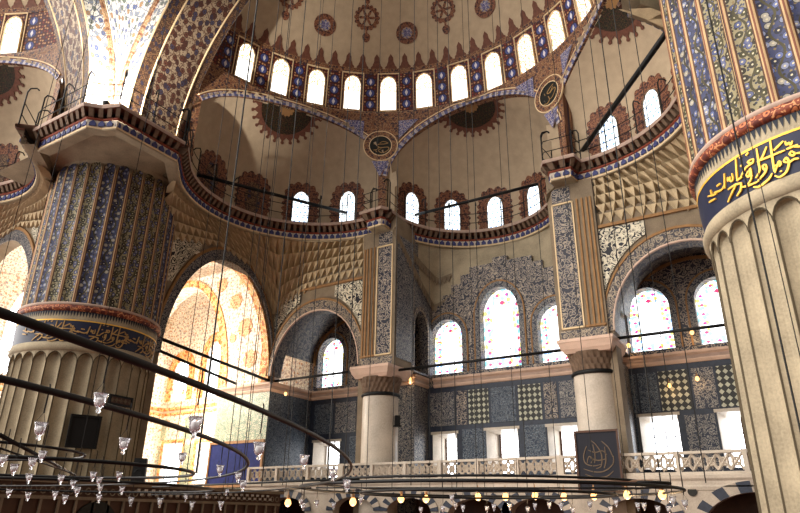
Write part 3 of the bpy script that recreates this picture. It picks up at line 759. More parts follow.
def lettering(root, cx, shifts, mat, zoff=0.0, zk=1.0, par=None):
    m = MB(); fn = lambda u, v, off=0: (cx+(2.985+off)*cos(u/2.985), PC[1]+(2.985+off)*sin(u/2.985), v)
    for s in shifts:
        for st in STROKES:
            stroke(m, [(rad(a+s)*2.985, 8.3+zoff+(z-8.45)*zk) for a, z in st], .048, fn, .01)
    m.build('band_lettering', mat, [c for c in root.children if c.name.startswith('inscription_band')][0])
lettering(pr, PC[0], (0, 46, 92), M['gold'], zoff=.15, zk=1.0)
lettering(pl, -PC[0], (62, 105, 148), M['gilt2'], zoff=.15, zk=1.0)

# ------------------------------------------------------------------ walls of the bay
YO, YF = 13.7, 9.8
XW = 13.15
tn = [arch_face.n]
def trim(mb, mat, label, T=None, cat='trim', smooth=False):
    o = mb.build('trim_%d' % tn[0], mat, None, T, smooth); tn[0] += 1; return tag(o, label, cat, kind='structure')
fl = MB(); fl.box((-4, -6, -.1), (70, 56, .2)); tag(fl.build('floor', M['carpet']), 'red patterned carpet floor of the prayer hall', 'floor', kind='structure')

PY = lambda y0: (lambda u, w, d: (u, y0-d, w))       # plate in a plane y = const, d towards the camera
PX = lambda x0: (lambda u, w, d: (x0+d, u, w))       # plate in a plane x = const

# outer wall with its windows
UP = [(-3.17, 1.96, 8.95, 12.0), (.06, 2.25, 8.95, 13.4), (3.15, 1.96, 8.95, 12.0)]
SIDE = [(-11.3, 1.95, 8.95, 12.0), (-9.0, 1.7, 8.95, 11.8), (7.65, 1.95, 8.95, 12.0), (10.7, 1.95, 8.95, 12.0)]
LOW = [(-11.25, 2.0, 3.7, 5.7), (-3.35, 1.45, 3.7, 5.75), (-.1, 1.75, 3.7, 5.8), (3.05, 1.5, 3.7, 5.8), (7.45, 1.65, 3.7, 5.98), (10.6, 1.5, 3.7, 5.98)]
def shift(l): # planes were measured at y=13.1, the wall stands at 13.7
    return [((x-12.976)*1.0194+12.976, w*1.0194, 1.65+(a-1.65)*1.0194, 1.65+(b-1.65)*1.0194) for x, w, a, b in l]
UP, SIDE, LOW = shift(UP), shift(SIDE), shift(LOW)
uph = [arch_pts(x-w/2, x+w/2, a, a+(b-a)*.66, b) for x, w, a, b in UP+SIDE if not (x < -8.5 and x > -10)]
loh = [[(x-w/2, a), (x+w/2, a), (x+w/2, b), (x-w/2, b)] for x, w, a, b in LOW]
m = MB(); stp = [(4.4, 13.2), (3.75, 13.2), (3.75, 13.7), (3.1, 13.7), (3.1, 14.25), (2.5, 14.25), (2.5, 14.75), (1.9, 14.75), (1.9, 15.15), (.45, 15.15), (.45, 15.45)]
plate(m, [(-XW-.3, 8.4), (XW+.3, 8.4), (XW+.3, 14.0), (4.4, 14.0)]+stp+[(-x, z) for x, z in stp[::-1]]+[(-4.4, 14.0), (-XW-.3, 14.0)], uph, .9, PY(YO+.45)); tag(m.build('wall_back', M['tile']), 'upper outer wall of dark arabesque tile with jewelled arched windows', 'wall', kind='structure')
m = MB(); plate(m, [(-XW-.3, 0), (XW+.3, 0), (XW+.3, 8.4), (-XW-.3, 8.4)], loh, 1.1, PY(YO+.55)); wl = tag(m.build('wall_back_lower', M['tile_dark']), 'lower outer wall of slate blue tile behind the gallery balustrade', 'wall', kind='structure')
# painted arch frames around the upper lights
for x, w, a, b in UP+[q for q in SIDE if not (-10 < q[0] < -8.5)]:
    m = MB(); i_ = arch_pts(x-w/2, x+w/2, a, a+(b-a)*.66, b); o_ = arch_pts(x-w/2-.3, x+w/2+.3, a, a+(b-a)*.66, b+.34)
    ring_strip(m, i_, o_, 0, .05, PY(YO)); m.build('window_border', M['brownline'] if 0 else M['tile_fine'], bpy.data.objects['wall_back'])
    m = MB(); i2 = arch_pts(x-w/2-.3, x+w/2+.3, a, a+(b-a)*.66, b+.34); o2 = arch_pts(x-w/2-.38, x+w/2+.38, a, a+(b-a)*.66, b+.43); ring_strip(m, i2, o2, 0, .07, PY(YO)); m.build('window_fillet', M['brownline'], bpy.data.objects['wall_back'])
labs = ['jewelled arched window of the middle bay, the short one beside the first column', 'tall jewelled arched window in the centre of the middle bay', 'jewelled arched window of the middle bay, half behind the second column pier',
        'jewelled arched window inside the dark alcove next to the bright arch', None, 'jewelled arched window inside the alcove between second column and inscribed pier', 'jewelled arched window partly hidden by the pale fluted pier']
for (x, w, a, b), lab in zip(UP+SIDE, labs):
    if lab is None: continue
    window(lambda u, v, d=0: (u, YO+.55-d, v), x, a, w, b-a, M['g_red'], lab, frame=.0+.04, mat=M['steel'], spring=.66, depth=.08)
labs = ['low rectangular window behind the balustrade inside the dark alcove', 'low rectangular window with white reveal nearest the first column', 'low rectangular window with white reveal under the tall central window', 'low rectangular window with white reveal against the second column', 'low bright window beyond the second column', 'low bright window beside the pale fluted pier']
for (x, w, a, b), lab in zip(LOW, labs):
    ww = w*(.66 if x < 5 else .84)
    r = window(lambda u, v, d=0: (u, YO+1.0-d, v), x+w*(.1 if x < 5 else .04), a, ww*1.05, b-a-.1, M['g_clear'], lab, frame=.1, mat=M['wood'], arch=False, depth=.1, bars=3)
    m = MB(); x0, x1 = x-w/2, x+w/2
    # splayed marble reveal
    for q in ([(x0+.02, YO-.03), (x0+.30, YO+.95)], [(x1-.02, YO-.03), (x1-.1, YO+.95)]):
        (xa, ya), (xb, yb) = q; s = .05 if xa < x else -.05
        m.add([(xa, ya, a), (xb, yb, a), (xb, yb, b-.06), (xa, ya, b-.01), (xa-s*.4, ya, a), (xb-s, yb, a), (xb-s, yb, b-.06), (xa-s*.4, ya, b-.01)], [(0, 1, 2, 3), (4, 5, 6, 7), (0, 3, 7, 4)])
    m.add([(x0, YO-.03, b), (x1, YO-.03, b), (x1-.1, YO+.95, b-.16), (x0+.3, YO+.95, b-.16)], [(0, 1, 2, 3)])
    m.add([(x0-.1, YO-.05, b-.02), (x1+.1, YO-.05, b-.02), (x1+.1, YO-.05, b+.12), (x0-.1, YO-.05, b+.12), (x0-.1, YO+.02, b-.02), (x1+.1, YO+.02, b-.02), (x1+.1, YO+.02, b+.12), (x0-.1, YO+.02, b+.12)], [(0, 1, 2, 3), (0, 1, 5, 4), (2, 3, 7, 6)])
    m.build('window_reveal', M['marble'], r)
# tile panels on the lower wall
def panel(x0, x1, z0, z1, mat, fr=True):
    k = lambda x: (x-12.976)*1.0194+12.976
    x0, x1 = k(x0), k(x1)
    m = MB(); y = YO-.03
    m.add([(x0, y, z0), (x1, y, z0), (x1, y, z1), (x0, y, z1), (x0, YO+.01, z0), (x1, YO+.01, z0), (x1, YO+.01, z1), (x0, YO+.01, z1)], [(0, 1, 2, 3), (0, 1, 5, 4), (1, 2, 6, 5), (2, 3, 7, 6), (3, 0, 4, 7)], [[(x0, z0), (x1, z0), (x1, z1), (x0, z1)]]+[[(0, 0)]*4]*4)
    m.build('tile_panel', mat, wl)
for x0, x1, mt in ((-5.35, -4.35, 'tile_blue'), (-4.2, -2.75, 'tile_fine'), (-2.6, -2.0, 'tile'), (-1.9, -.75, 'loz'), (-.6, .75, 'tile_blue'), (.9, 2.1, 'loz'), (2.25, 2.9, 'tile'), (3.05, 4.6, 'tile_fine'), (5.9, 6.7, 'tile_blue'), (6.8, 7.6, 'tile_blue'), (7.7, 8.95, 'loz'), (9.1, 10.0, 'tile_fine'), (10.1, 11.3, 'loz'), (11.4, 12.4, 'tile_fine'), (-12.3, -10.9, 'tile_blue'), (-10.7, -9.2, 'tile_fine'), (-9.0, -7.2, 'tile_blue')):
    panel(x0, x1, 6.25, 8.05, M[mt])
for x0, x1, mt in ((-5.4, -4.4, 'tile_fine'), (-2.3, -.95, 'tile_blue'), (1.1, 2.2, 'tile_blue'), (5.6, 6.5, 'tile_blue'), (8.55, 9.75, 'tile_fine'), (-9.6, -7.0, 'tile_blue')):
    panel(x0, x1, 3.6, 6.0, M[mt])
# string course along the outer wall (rose mouldings)
def cornice(path, z, label, T=None, k=1.0, mats=('rose', 'lip', 'rose')):
    """stepped moulding that runs along a plan path; the wall is on the left of its direction... offsets to the right"""
    def offs(d):
        n = len(path); out = []
        for i in range(n):
            a = path[max(0, i-1)]; b = path[i]; c = path[min(n-1, i+1)]
            n1 = Vector((b[1]-a[1], -(b[0]-a[0]))) if i > 0 else None; n2 = Vector((c[1]-b[1], -(c[0]-b[0]))) if i < n-1 else None
            if n1 is None: n1 = n2
            if n2 is None: n2 = n1
            n1.normalize(); n2.normalize(); nn = n1+n2; nn.normalize(); q = d/max(.35, nn.dot(n1)); out.append((b[0]+nn.x*q, b[1]+nn.y*q))
        return out
    prof = [(0, 0), (.05*k, .02), (.10*k, .12), (.10*k, .17), (.07*k, .2), (.09*k, .33), (.2*k, .42), (.22*k, .53), (0, .56)]
    rt_ = None
    for (i0, i1), mt in zip(((0, 3), (3, 5), (5, 8)), mats):
        m = MB(); m.loft([[(x, y, z+h) for x, y in offs(d)] for d, h in prof[i0:i1+1]])
        if rt_ is None: rt_ = trim(m, M[mt], label, T, 'cornice')
        else: m.build('moulding', M[mt], rt_, T)
    return rt_
cornice([(-4.3, YO), (XW+.3, YO)], 8.33, 'rose stone string course under the jewelled windows')
cornice([(-XW, 9.9), (-XW, YO), (-6.6, YO)], 8.33, 'rose stone string course turning into the dark alcove')

# alcove fronts: wall with a deep arch between corner and column
def alcove(T, lab, lab2, lab3):
    xL = -XW
    hole = arch_pts(-13.1, -6.75, 0.02, 9.2, 12.75, 24, bottom=False)
    m = MB(); plate(m, [(xL-.02, 9.2)]+hole+[(-6.75, 0), (-6.35, 0), (-6.35, 14.9), (xL-.02, 14.9)], [], .9, PY(YF+.45))
    root = tag(m.build('wall_alcove', M['stone_dark'], None, T), lab, 'wall', kind='structure')
    pl = PY(YF)
    a = arch_pts(-13.1, -6.75, 8.9, 9.2, 12.75, 24, bottom=False)
    i_ = a; o1 = arch_pts(-13.35, -6.4+.02, 8.9, 9.2, 13.3, 24, bottom=False)
    m = MB(); ring_strip(m, i_, o1, 0, .06, pl); r2_ = trim(m, M['archband'], lab2, T, 'arch')
    o2 = arch_pts(-13.42, -6.32, 8.9, 9.2, 13.42, 24, bottom=False)
    m = MB(); ring_strip(m, o1, o2, 0, .1, pl); m.build('arch_fillet', M['brownline'], r2_, T)
    i2 = arch_pts(-13.06, -6.80, 8.9, 9.2, 12.68, 24, bottom=False); m = MB(); ring_strip(m, i2, i_, -.05, .09, pl); m.build('arch_edge', M['rose'], r2_, T)
    # patterned soffit
    m = MB(); S = arch_pts(-13.08, -6.77, 8.9, 9.2, 12.72, 24, bottom=False)
    m.loft([[(x, YF+.02, z) for x, z in S], [(x, YF+.88, z) for x, z in S]]); m.build('arch_soffit', M['archsoff'], r2_, T)
    # spandrel panels of ivory scrolls
    for sgn, x0, x1 in ((1, -8.6, -6.42), (-1, -13.3, -11.2)):
        cxn = -9.92; P = []
        def ez(x): t = min(1, abs(x-cxn)/3.6); return 9.2+4.25*math.sqrt(1-t*t)+.18
        xs = [x0+(x1-x0)*i/12 for i in range(13)]
        m = MB()
        m.grid(lambda u, v: (x0+(x1-x0)*u, YF-.07, max(ez(x0+(x1-x0)*u), 10.6)+(14.0-max(ez(x0+(x1-x0)*u), 10.6))*v), 12, 2, lambda u, v: (x0+(x1-x0)*u, max(ez(x0+(x1-x0)*u), 10.6)+(14.0-max(ez(x0+(x1-x0)*u), 10.6))*v))
        ed = [(x, YF-.07, max(ez(x), 10.6)) for x in xs]; m.loft([ed, [(x, YF, z) for x, y, z in ed]])
        m.build('spandrel_panel', M['spandrel'], root, T)
    m = MB(); I = [(-13.3, 10.4), (-13.3, 14.06), (-6.42, 14.06), (-6.42, 9.2)]; O = [(-13.4, 10.4), (-13.4, 14.2), (-6.3, 14.2), (-6.3, 9.2)]
    ring_strip(m, I, O, 0, .12, pl); m.build('panel_frame', M['brownline'], root, T)
    # inner vault of the alcove, an arch against the outer wall
    m = MB(); S = arch_pts(-13.2, -6.7, 8.9, 10.7, 13.5, 24, bottom=False)
    m.loft([[(x, YF+.88, z) for x, z in S], [(x, YO+.02, z) for x, z in S]]); tag(m.build('ceiling_alcove', M['archsoff'], None, T), lab3, 'vault', kind='structure')
    m = MB(); S2 = arch_pts(-12.95, -6.5, 8.9, 10.5, 13.25, 24, bottom=False); S3 = arch_pts(-13.1, -6.35, 8.9, 10.5, 13.4, 24, bottom=False)
    ring_strip(m, S2, S3, 0, .08, PY(YO)); trim(m, M['cream' if 0 else 'brownline'], 'thin arch moulding on the back wall of '+lab3.split(' of ')[-1], T, 'arch')
alcove(None, 'front wall of the dark alcove beside the bright arch', 'banded tile arch framing the dark alcove beside the bright arch', 'tiled vault of the dark alcove beside the bright arch')
alcove(MX, 'front wall of the alcove between second column and inscribed pier', 'banded tile arch between second column and inscribed pier', 'tiled vault of the alcove next to the inscribed pier')

# cross walls behind the columns, with a blind arch towards the middle bay
for T, w_ in ((None, 'first'), (MX, 'second')):
    hole = arch_pts(11.6, 13.1, 9.0, 11.2, 12.5, 12)
    m = MB(); plate(m, [(10.6, 8.9), (13.75, 8.9), (13.75, 16.7), (10.6, 16.7)], [hole], .5, PX(-4.65)); plate(m, [(10.6, 8.9), (13.75, 8.9), (13.75, 16.7), (10.6, 16.7)], [], .4, PX(-6.3))
    r = tag(m.build('wall_cross', M['tile_fine'], None, T), 'tiled cross wall running back from the %s column to the outer wall' % w_, 'wall', kind='structure')
    m = MB(); ring_strip(m, arch_pts(11.6, 13.1, 9.0, 11.2, 12.5, 12), arch_pts(11.4, 13.3, 9.0, 11.2, 12.75, 12), 0, .06, PX(-4.4)); m.build('niche_border', M['archband'], r, T)
    m = MB(); plate(m, [(12.2, 0), (13.75, 0), (13.75, 8.4), (12.2, 8.4)], [], 1.6, PX(-5.5)); tag(m.build('wall_pilaster', M['tile_fine'], None, T), 'tiled pilaster on the outer wall behind the %s column' % w_, 'pilaster', kind='structure')
    cornice([(-6.3, 12.2), (-4.7, 12.2), (-4.7, YO)] if T is None else [(-6.3, 12.2), (-4.7, 12.2), (-4.7, YO)], 8.33, 'short string course capping the pilaster behind the %s column' % w_, T)

# ------------------------------------------------------------------ columns with the tiled piers on them
def column(T, lab, lab2):
    cx, cy = -5.62, 10.3
    root = thing('marble_column', T((cx, cy, 0)) if T else (cx, cy, 0), lab, 'column')
    def lt(prof, nm, mt, n=40):
        b = MB(); b.lathe(prof, (cx, cy, 0), n); b.build(nm, M[mt], root, T, True)
    lt([(1.15, 0), (1.15, .3), (1.0, .45), (1.02, .6)], 'base', 'marble'); lt([(.95, .6), (.95, 3), (.93, 7.4)], 'shaft', 'marble')
    lt([(.97, 7.38), (1.02, 7.42), (1.02, 7.52), (.97, 7.56)], 'neck_ring', 'black')
    # capital with hanging muqarnas cells
    b = MB(); n = 24
    for k, (r0, r1, z0, z1) in enumerate(((.95, .98, 7.56, 7.8), (.98, 1.03, 7.8, 8.05), (1.03, 1.12, 8.05, 8.35))):
        for i in range(n):
            a0 = 2*PI*(i+.5*(k % 2))/n; a1 = a0+2*PI/n; am = (a0+a1)/2
            q = lambda r, a, z: (cx+r*cos(a), cy+r*sin(a), z)
            b.add([q(r0, a0, z0), q(r0-.07, am, z0), q(r0, a1, z0), q(r1, a1, z1), q(r1, am, z1), q(r1, a0, z1)], [(0, 1, 4, 5), (1, 2, 3, 4)])
    b.build('capital', M['bracket'], root, T)
    b = MB()
    for hw, z0, z1, tp in ((.98, 8.3, 8.46, 1.1), (1.09, 8.46, 8.76, 1.1), (1.22, 8.76, 8.9, 1.0)): b.box((cx, cy, (z0+z1)/2), (hw*2, hw*2, z1-z0), 0, tp)
    b.build('abacus', M['rose'], root, T)
    # tiled pier above
    b = MB(); b.box((cx+.15, cy+.3, 13.15), (2.2, 2.0, 8.5)); r2_ = tag(b.build('tiled_pier', M['stone_dark'], None, T), lab2, 'pier', kind='structure')
    yf = cy+.3-1.0
    b = MB(); pl = PY(yf)
    b.add([pl(cx+.12, 9.55, .03), pl(cx+1.02, 9.55, .03), pl(cx+1.02, 15.6, .03), pl(cx+.12, 15.6, .03)], [(0, 1, 2, 3)], [[(0, 0), (.9, 0), (.9, 6), (0, 6)]])
    b.add([pl(cx+.12, 15.75, .03), pl(cx+1.02, 15.75, .03), pl(cx+1.02, 16.5, .03), pl(cx+.12, 16.5, .03)], [(0, 1, 2, 3)], [[(0, 7), (.9, 7), (.9, 7.8), (0, 7.8)]])
    b.build('tile_panel', M['tile'], r2_, T)
    b = MB()
    b.add([pl(cx-.88, 8.95, .025), pl(cx+1.14, 8.95, .025), pl(cx+1.14, 9.4, .025), pl(cx-.88, 9.4, .025)], [(0, 1, 2, 3)], [[(0, 0), (2, 0), (2, .45), (0, .45)]]); b.build('base_panel', M['archband'], r2_, T)
    b = MB()
    for x in (.06, 1.04): b.box((cx+x, yf-.02, 12.6), (.06, .08, 6.2))
    b.box((cx+.55, yf-.02, 15.67), (1.0, .08, .07)); b.box((cx+.55, yf-.02, 9.5), (1.0, .08, .07)); b.build('panel_frame', M['cream'], r2_, T)
    b = MB()
    for x in (-.8, -.62, -.40, -.16): b.box((cx+x, yf-.02, 12.6+.05*x), (.09, .08, 6.3))
    b.box((cx-.45, yf-.02, 9.5), (.9, .09, .09)); b.build('ochre_band', M['brownline'], r2_, T)
    b = MB(); px = PX(cx+.15+1.1)
    b.add([px(yf+.1, 9.3, .03), px(yf+1.9, 9.3, .03), px(yf+1.9, 16.3, .03), px(yf+.1, 16.3, .03)], [(0, 1, 2, 3)], [[(0, 0), (1.8, 0), (1.8, 7), (0, 7)]]); b.build('flank_panel', M['tile_fine'], r2_, T)
    return root
column(None, 'grey marble column with rose capital between the dark alcove and the middle bay', 'tiled pier standing on the column next to the dark alcove')
column(MX, 'grey marble column with a black calligraphy board leaning at its foot', 'tiled pier standing on the column behind the calligraphy board')

# ------------------------------------------------------------------ muqarnas and the drums' lower walls
def arcpath(E, r, a0, a1, n):
    return [(E.c[0]+r*sin(E.az+rad(a0+(a1-a0)*i/n)), E.c[1]+r*cos(E.az+rad(a0+(a1-a0)*i/n))) for i in range(n+1)]
def resample(P, n):
    L = [0.0]
    for a, b in zip(P, P[1:]): L.append(L[-1]+math.dist(a, b))
    out = []
    for k in range(n+1):
        t = L[-1]*k/n; i = 0
        while i < len(L)-2 and L[i+1] < t: i += 1
        f = (t-L[i])/max(1e-9, L[i+1]-L[i]); out.append(tuple(P[i][j]+(P[i+1][j]-P[i][j])*f for j in range(len(P[i]))))
    return out
def muqarnas(low, top, rows, cells, label, T, depth=.42, mat='muq', power=1.6):
    """low, top: 3D polylines. rows of pointed cells step out from low to top"""
    Lo = resample(low, cells*2); To = resample(top, cells*2); m = MB()
    def pt(i, f):
        i = max(0, min(cells*2, i)); a, b = Lo[i], To[i]; g = f**power
        return Vector((a[0]+(b[0]-a[0])*g, a[1]+(b[1]-a[1])*g, a[2]+(b[2]-a[2])*f))
    for k in range(rows):
        f0, f1 = k/rows, (k+1)/rows
        for c in range(-(k % 2), cells):
            i = c*2+(k % 2)
            A0, A1 = pt(i, f0), pt(i+2, f0); B0, B1 = pt(i, f1), pt(i+2, f1); Mb = (pt(i+1, f0)); T1 = pt(i+1, f1)
            dirn = (A1-A0); nrm = Vector((-dirn.y, dirn.x, 0))
            if nrm.length < 1e-4: continue
            nrm.normalize(); out = (T1-Mb); out.z = 0
            s = nrm if nrm.dot(out) < 0 else -nrm
            if out.length < .02: s = -nrm if T is None else -nrm
            Mi = Mb+s*depth; e = .10
            A0e = A0-s*.03; A1e = A1-s*.03
            top0 = B0-s*.02; top1 = B1-s*.02; mid = Mi+(T1-Mb)*.45
            m.add([A0e, Mi, A1e, top1, T1-s*.06, top0, mid], [(0, 1, 6), (0, 6, 4, 5), (1, 2, 6), (2, 3, 4, 6)])
    return tag(m.build('muqarnas', M[mat], None, T), label, 'muqarnas', kind='structure')
def bay_muq(T, lab, lab2):
    topL = [(x, y, 16.75) for x, y in arcpath(LEFX, 6.05, -76, 60, 40)]
    low = [(-13.0, .9, 14.6), (-13.05, 2.5, 15.0), (-13.05, 4.9, 15.6), (-13.05, 7.4, 15.1), (-13.05, 9.0, 13.7), (-13.0, 9.75, 12.6), (-12.4, 9.75, 13.3), (-11.0, 9.75, 13.9), (-9.8, 9.75, 14.1), (-8.2, 9.75, 14.25), (-6.75, 9.75, 14.25)]
    muqarnas(low, topL, 5, 36, lab, T)
    # frieze wall above the muqarnas hidden behind the cornice
    m = MB(); m.loft([[(x, y, 16.6) for x, y in arcpath(LEFX, 6.2, -76, 64, 40)], [(x, y, 17.9) for x, y in arcpath(LEFX, 6.3, -76, 64, 40)]]); trim(m, M['stone_dark'], lab2, T, 'frieze')
bay_muq(None, 'stone muqarnas in the corner over the bright arch and dark alcove', 'stone band above the corner muqarnas of the bright arch')
bay_muq(MX, 'deeply cut stone muqarnas over the alcove beside the inscribed pier', 'stone band above the muqarnas beside the inscribed pier')
bay_muq(MD, 'shadowed muqarnas at the picture border beyond the far pier', 'stone band above the muqarnas at the picture border')
# middle bay: smooth transition with stepped tile edge
top = [(x, y, 16.75) for x, y in arcpath(MIDX, 4.97, -92, 92, 48)]
low = [(-4.42, 9.4, 16.2), (-4.42, 11.0, 14.9), (-4.42, 12.4, 13.9), (-4.35, 13.75, 12.9), (-3.4, 13.8, 13.3), (-2.3, 13.8, 14.0), (-1.2, 13.8, 14.5), (1.2, 13.8, 14.5), (2.3, 13.8, 14.0), (3.4, 13.8, 13.3), (4.35, 13.75, 12.9), (4.42, 12.4, 13.9), (4.42, 11.0, 14.9), (4.42, 9.4, 16.2)]
Lo, To = resample(low, 60), resample(top, 60)
m = MB(); m.loft([[tuple(a[j]+(b[j]-a[j])*(f**1.5 if j < 2 else f) for j in range(3)) for a, b in zip(Lo, To)] for f in (0, .2, .4, .6, .8, 1)])
mz = tag(m.build('ceiling_transition', M['stone'], None, None, True), 'smooth stone transition under the gallery cornice of the middle bay', 'vault', kind='structure')
for f in (.0, .42):
    m = MB(); P = resample([tuple(a[j]+(b[j]-a[j])*(f**1.5 if j < 2 else f) for j in range(3)) for a, b in zip(Lo, To)], 64)
    for i in range(64):
        if abs(i-32) < (11 if f < .1 else 13): continue
        a, b = Vector(P[i]), Vector(P[i+1]); n = Vector((0, 11, 0))-Vector((a.x, a.y, 0)); n.normalize(); mm = (a+b)/2
        m.add([a+n*.02, b+n*.02, b+n*.16+Vector((0, 0, .28)), a+n*.16+Vector((0, 0, .28)), mm+n*.10-Vector((0, 0, .22))], [(0, 1, 2, 3), (0, 1, 4), (3, 0, 4), (1, 2, 4), (2, 3, 4)])
    m.build('hanging_drops', M['stone_dark'], mz)
m = MB(); m.loft([[(x, y, 16.6) for x, y in arcpath(MIDX, 5.1, -86, 86, 40)], [(x, y, 17.9) for x, y in arcpath(MIDX, 5.2, -86, 86, 40)]]); trim(m, M['stone_dark'], 'stone band behind the cornice of the middle bay', None, 'frieze')

# ------------------------------------------------------------------ gallery cornices with blue dentils, and railings
def offs_path(path, d):
    n = len(path); out = []
    for i in range(n):
        a = path[max(0, i-1)]; b = path[i]; c = path[min(n-1, i+1)]
        n1 = Vector((b[1]-a[1], -(b[0]-a[0]))) if i > 0 else None; n2 = Vector((c[1]-b[1], -(c[0]-b[0]))) if i < n-1 else None
        if n1 is None: n1 = n2
        if n2 is None: n2 = n1
        n1 = n1.normalized(); n2 = n2.normalized(); nn = (n1+n2).normalized(); q = d/max(.4, nn.dot(n1)); out.append((b[0]+nn.x*q, b[1]+nn.y*q))
    return out
def gallery(path, T, label, rail_label, rail=True, step=.36, rz0=17.55):
    Z = 16.6
    def lo(a, b, mt, root=None, nm=None):
        m = MB(); m.loft([[(x, y, Z+h) for x, y in offs_path(path, d)] for d, h in ((a), (b))] if not isinstance(a[0], tuple) else [])
        return m
    def strip(prof, mt, nm, root):
        m = MB(); m.loft([[(x, y, Z+h) for x, y in offs_path(path, d)] for d, h in prof])
        if root is None: return trim(m, M[mt], label, T, 'cornice')
        m.build(nm, M[mt], root, T); return root
    root = strip([(-.6, .5), (-.55, .06), (-.1, .0), (.0, .0), (.03, .04)], 'stone', '', None)
    strip([(.03, .04), (.05, .10)], 'cream', 'pale_fillet', root)
    strip([(.04, .10), (.06, .40)], 'marble', 'dentil_ground', root)
    strip([(.07, .40), (.12, .44), (.12, .50)], 'red', 'red_fillet', root)
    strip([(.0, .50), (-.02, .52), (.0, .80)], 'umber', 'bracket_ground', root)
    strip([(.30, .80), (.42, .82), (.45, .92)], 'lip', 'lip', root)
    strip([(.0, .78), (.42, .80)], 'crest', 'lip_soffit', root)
    strip([(.45, .92), (.42, 1.0), (-.55, 1.0)], 'lip', 'walkway', root)
    # dentils: blue tongues below, pale brackets above
    L = sum(math.dist(a, b) for a, b in zip(path, path[1:])); n = max(2, int(L/step))
    P = resample(offs_path(path, .06), n*2); P2 = resample(offs_path(path, .40), n*2); P0 = resample(offs_path(path, .01), n*2); b1 = MB(); b2 = MB()
    for i in range(n):
        a, c = P[2*i], P[2*i+2]; mid = P[2*i+1]
        l = lambda t: (a[0]+(c[0]-a[0])*t, a[1]+(c[1]-a[1])*t)
        tx, ty = c[0]-a[0], c[1]-a[1]; q = math.hypot(tx, ty) or 1; nx, ny = ty/q*.05, -tx/q*.05
        pts = [(l(.14), .12), (l(.86), .12), (l(.86), .26), (l(.5), .40), (l(.14), .26)]
        F = [(x+nx, y+ny, Z+h) for (x, y), h in pts]; B = [(x, y, Z+h) for (x, y), h in pts]
        b1.add(F+B, [(0, 1, 2, 3, 4)]+[(k, (k+1) % 5, 5+(k+1) % 5, 5+k) for k in range(5)])
        a0, a1 = P0[2*i], P0[2*i+1]; o0, o1 = P2[2*i], P2[2*i+1]
        b2.add([(*a0, Z+.50), (*a1, Z+.50), (*a1, Z+.82), (*a0, Z+.82), (*o0, Z+.80), (*o1, Z+.80), ((a0[0]+o0[0])/2, (a0[1]+o0[1])/2, Z+.52), ((a1[0]+o1[0])/2, (a1[1]+o1[1])/2, Z+.52)], [(6, 7, 5, 4), (0, 1, 7, 6), (0, 6, 4, 3), (1, 2, 5, 7)])
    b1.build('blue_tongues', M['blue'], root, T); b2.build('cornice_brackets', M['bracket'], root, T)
    if not rail: return root
    E = resample(offs_path(path, .30), max(1, int(round(L/1.75))))
    P = offs_path(path, .30)
    p0 = (E[0][0], E[0][1], rz0); p0 = T(p0) if T else p0
    r = thing('iron_railing', p0, rail_label, 'railing')
    for (x, y), (xi, yi) in zip(E, resample(offs_path(path, .02), len(E)-1)):
        m = MB(); dx, dy = x-xi, y-yi
        m.tube([(x, y, rz0), (x, y, rz0+1.75), (x-dx*.3, y-dy*.3, rz0+1.95), (x-dx*1.2, y-dy*1.2, rz0+2.0), (x-dx*1.6, y-dy*1.6, rz0+1.9)], .035, 5); m.build('rail_post', M['black'], r, T)
    for h in (.55, 1.15):
        m = MB(); m.tube([(x, y, rz0+h) for x, y in P], .025, 4); m.build('rail_bar', M['black'], r, T)
    return root
left_arc = arcpath(LEFX, 5.95, -77, 62, 40)
pier_pts = [(-13.9, -5.45), (-10.3, -5.45), (-9.9, -5.0), (-9.3, -4.75), (-9.3, -1.6)]
gallery([(-9.3, -1.6)]+left_arc, None, 'gallery cornice with blue tongues curving over the bright arch and alcove', 'thin iron railing on the gallery over the bright arch')
gallery(pier_pts, None, 'gallery cornice with blue tongues wrapping the far pier head', 'thin iron railing on the far pier head below the floodlit ribs')
gallery([(-15.23+.0, -4.9)][:0]+[MD(p+(0,))[:2] for p in ([(-9.3, -1.6)]+left_arc)][::-1], None, 'gallery cornice with blue tongues at the picture border', 'thin iron railing at the picture border beside a lit floodlight')
le = left_arc[-1]
midarc = arcpath(MIDX, 4.85, -99, 99, 48)
gallery([le, (-5.8, 8.9), (-4.9, 8.85), midarc[0]], None, 'short cornice facet on the tiled pier next to the dark alcove', 'iron railing posts in front of the black roundel')
gallery(midarc, None, 'gallery cornice with blue tongues curving round the middle bay', 'thin iron railing curving round the middle bay gallery')
gallery([MX(p+(0,))[:2] for p in [le, (-5.8, 8.9), (-4.9, 8.85), midarc[0]]][::-1], None, 'short cornice facet on the tiled pier above the calligraphy board column', 'iron railing posts on the pier nearest the oval roundel')
gallery([MX(p+(0,))[:2] for p in arcpath(LEFX, 5.95, -72, 62, 40)][::-1], None, 'gallery cornice with blue tongues running to the inscribed pier', 'thin iron railing in front of the half dome with the black tie bar')

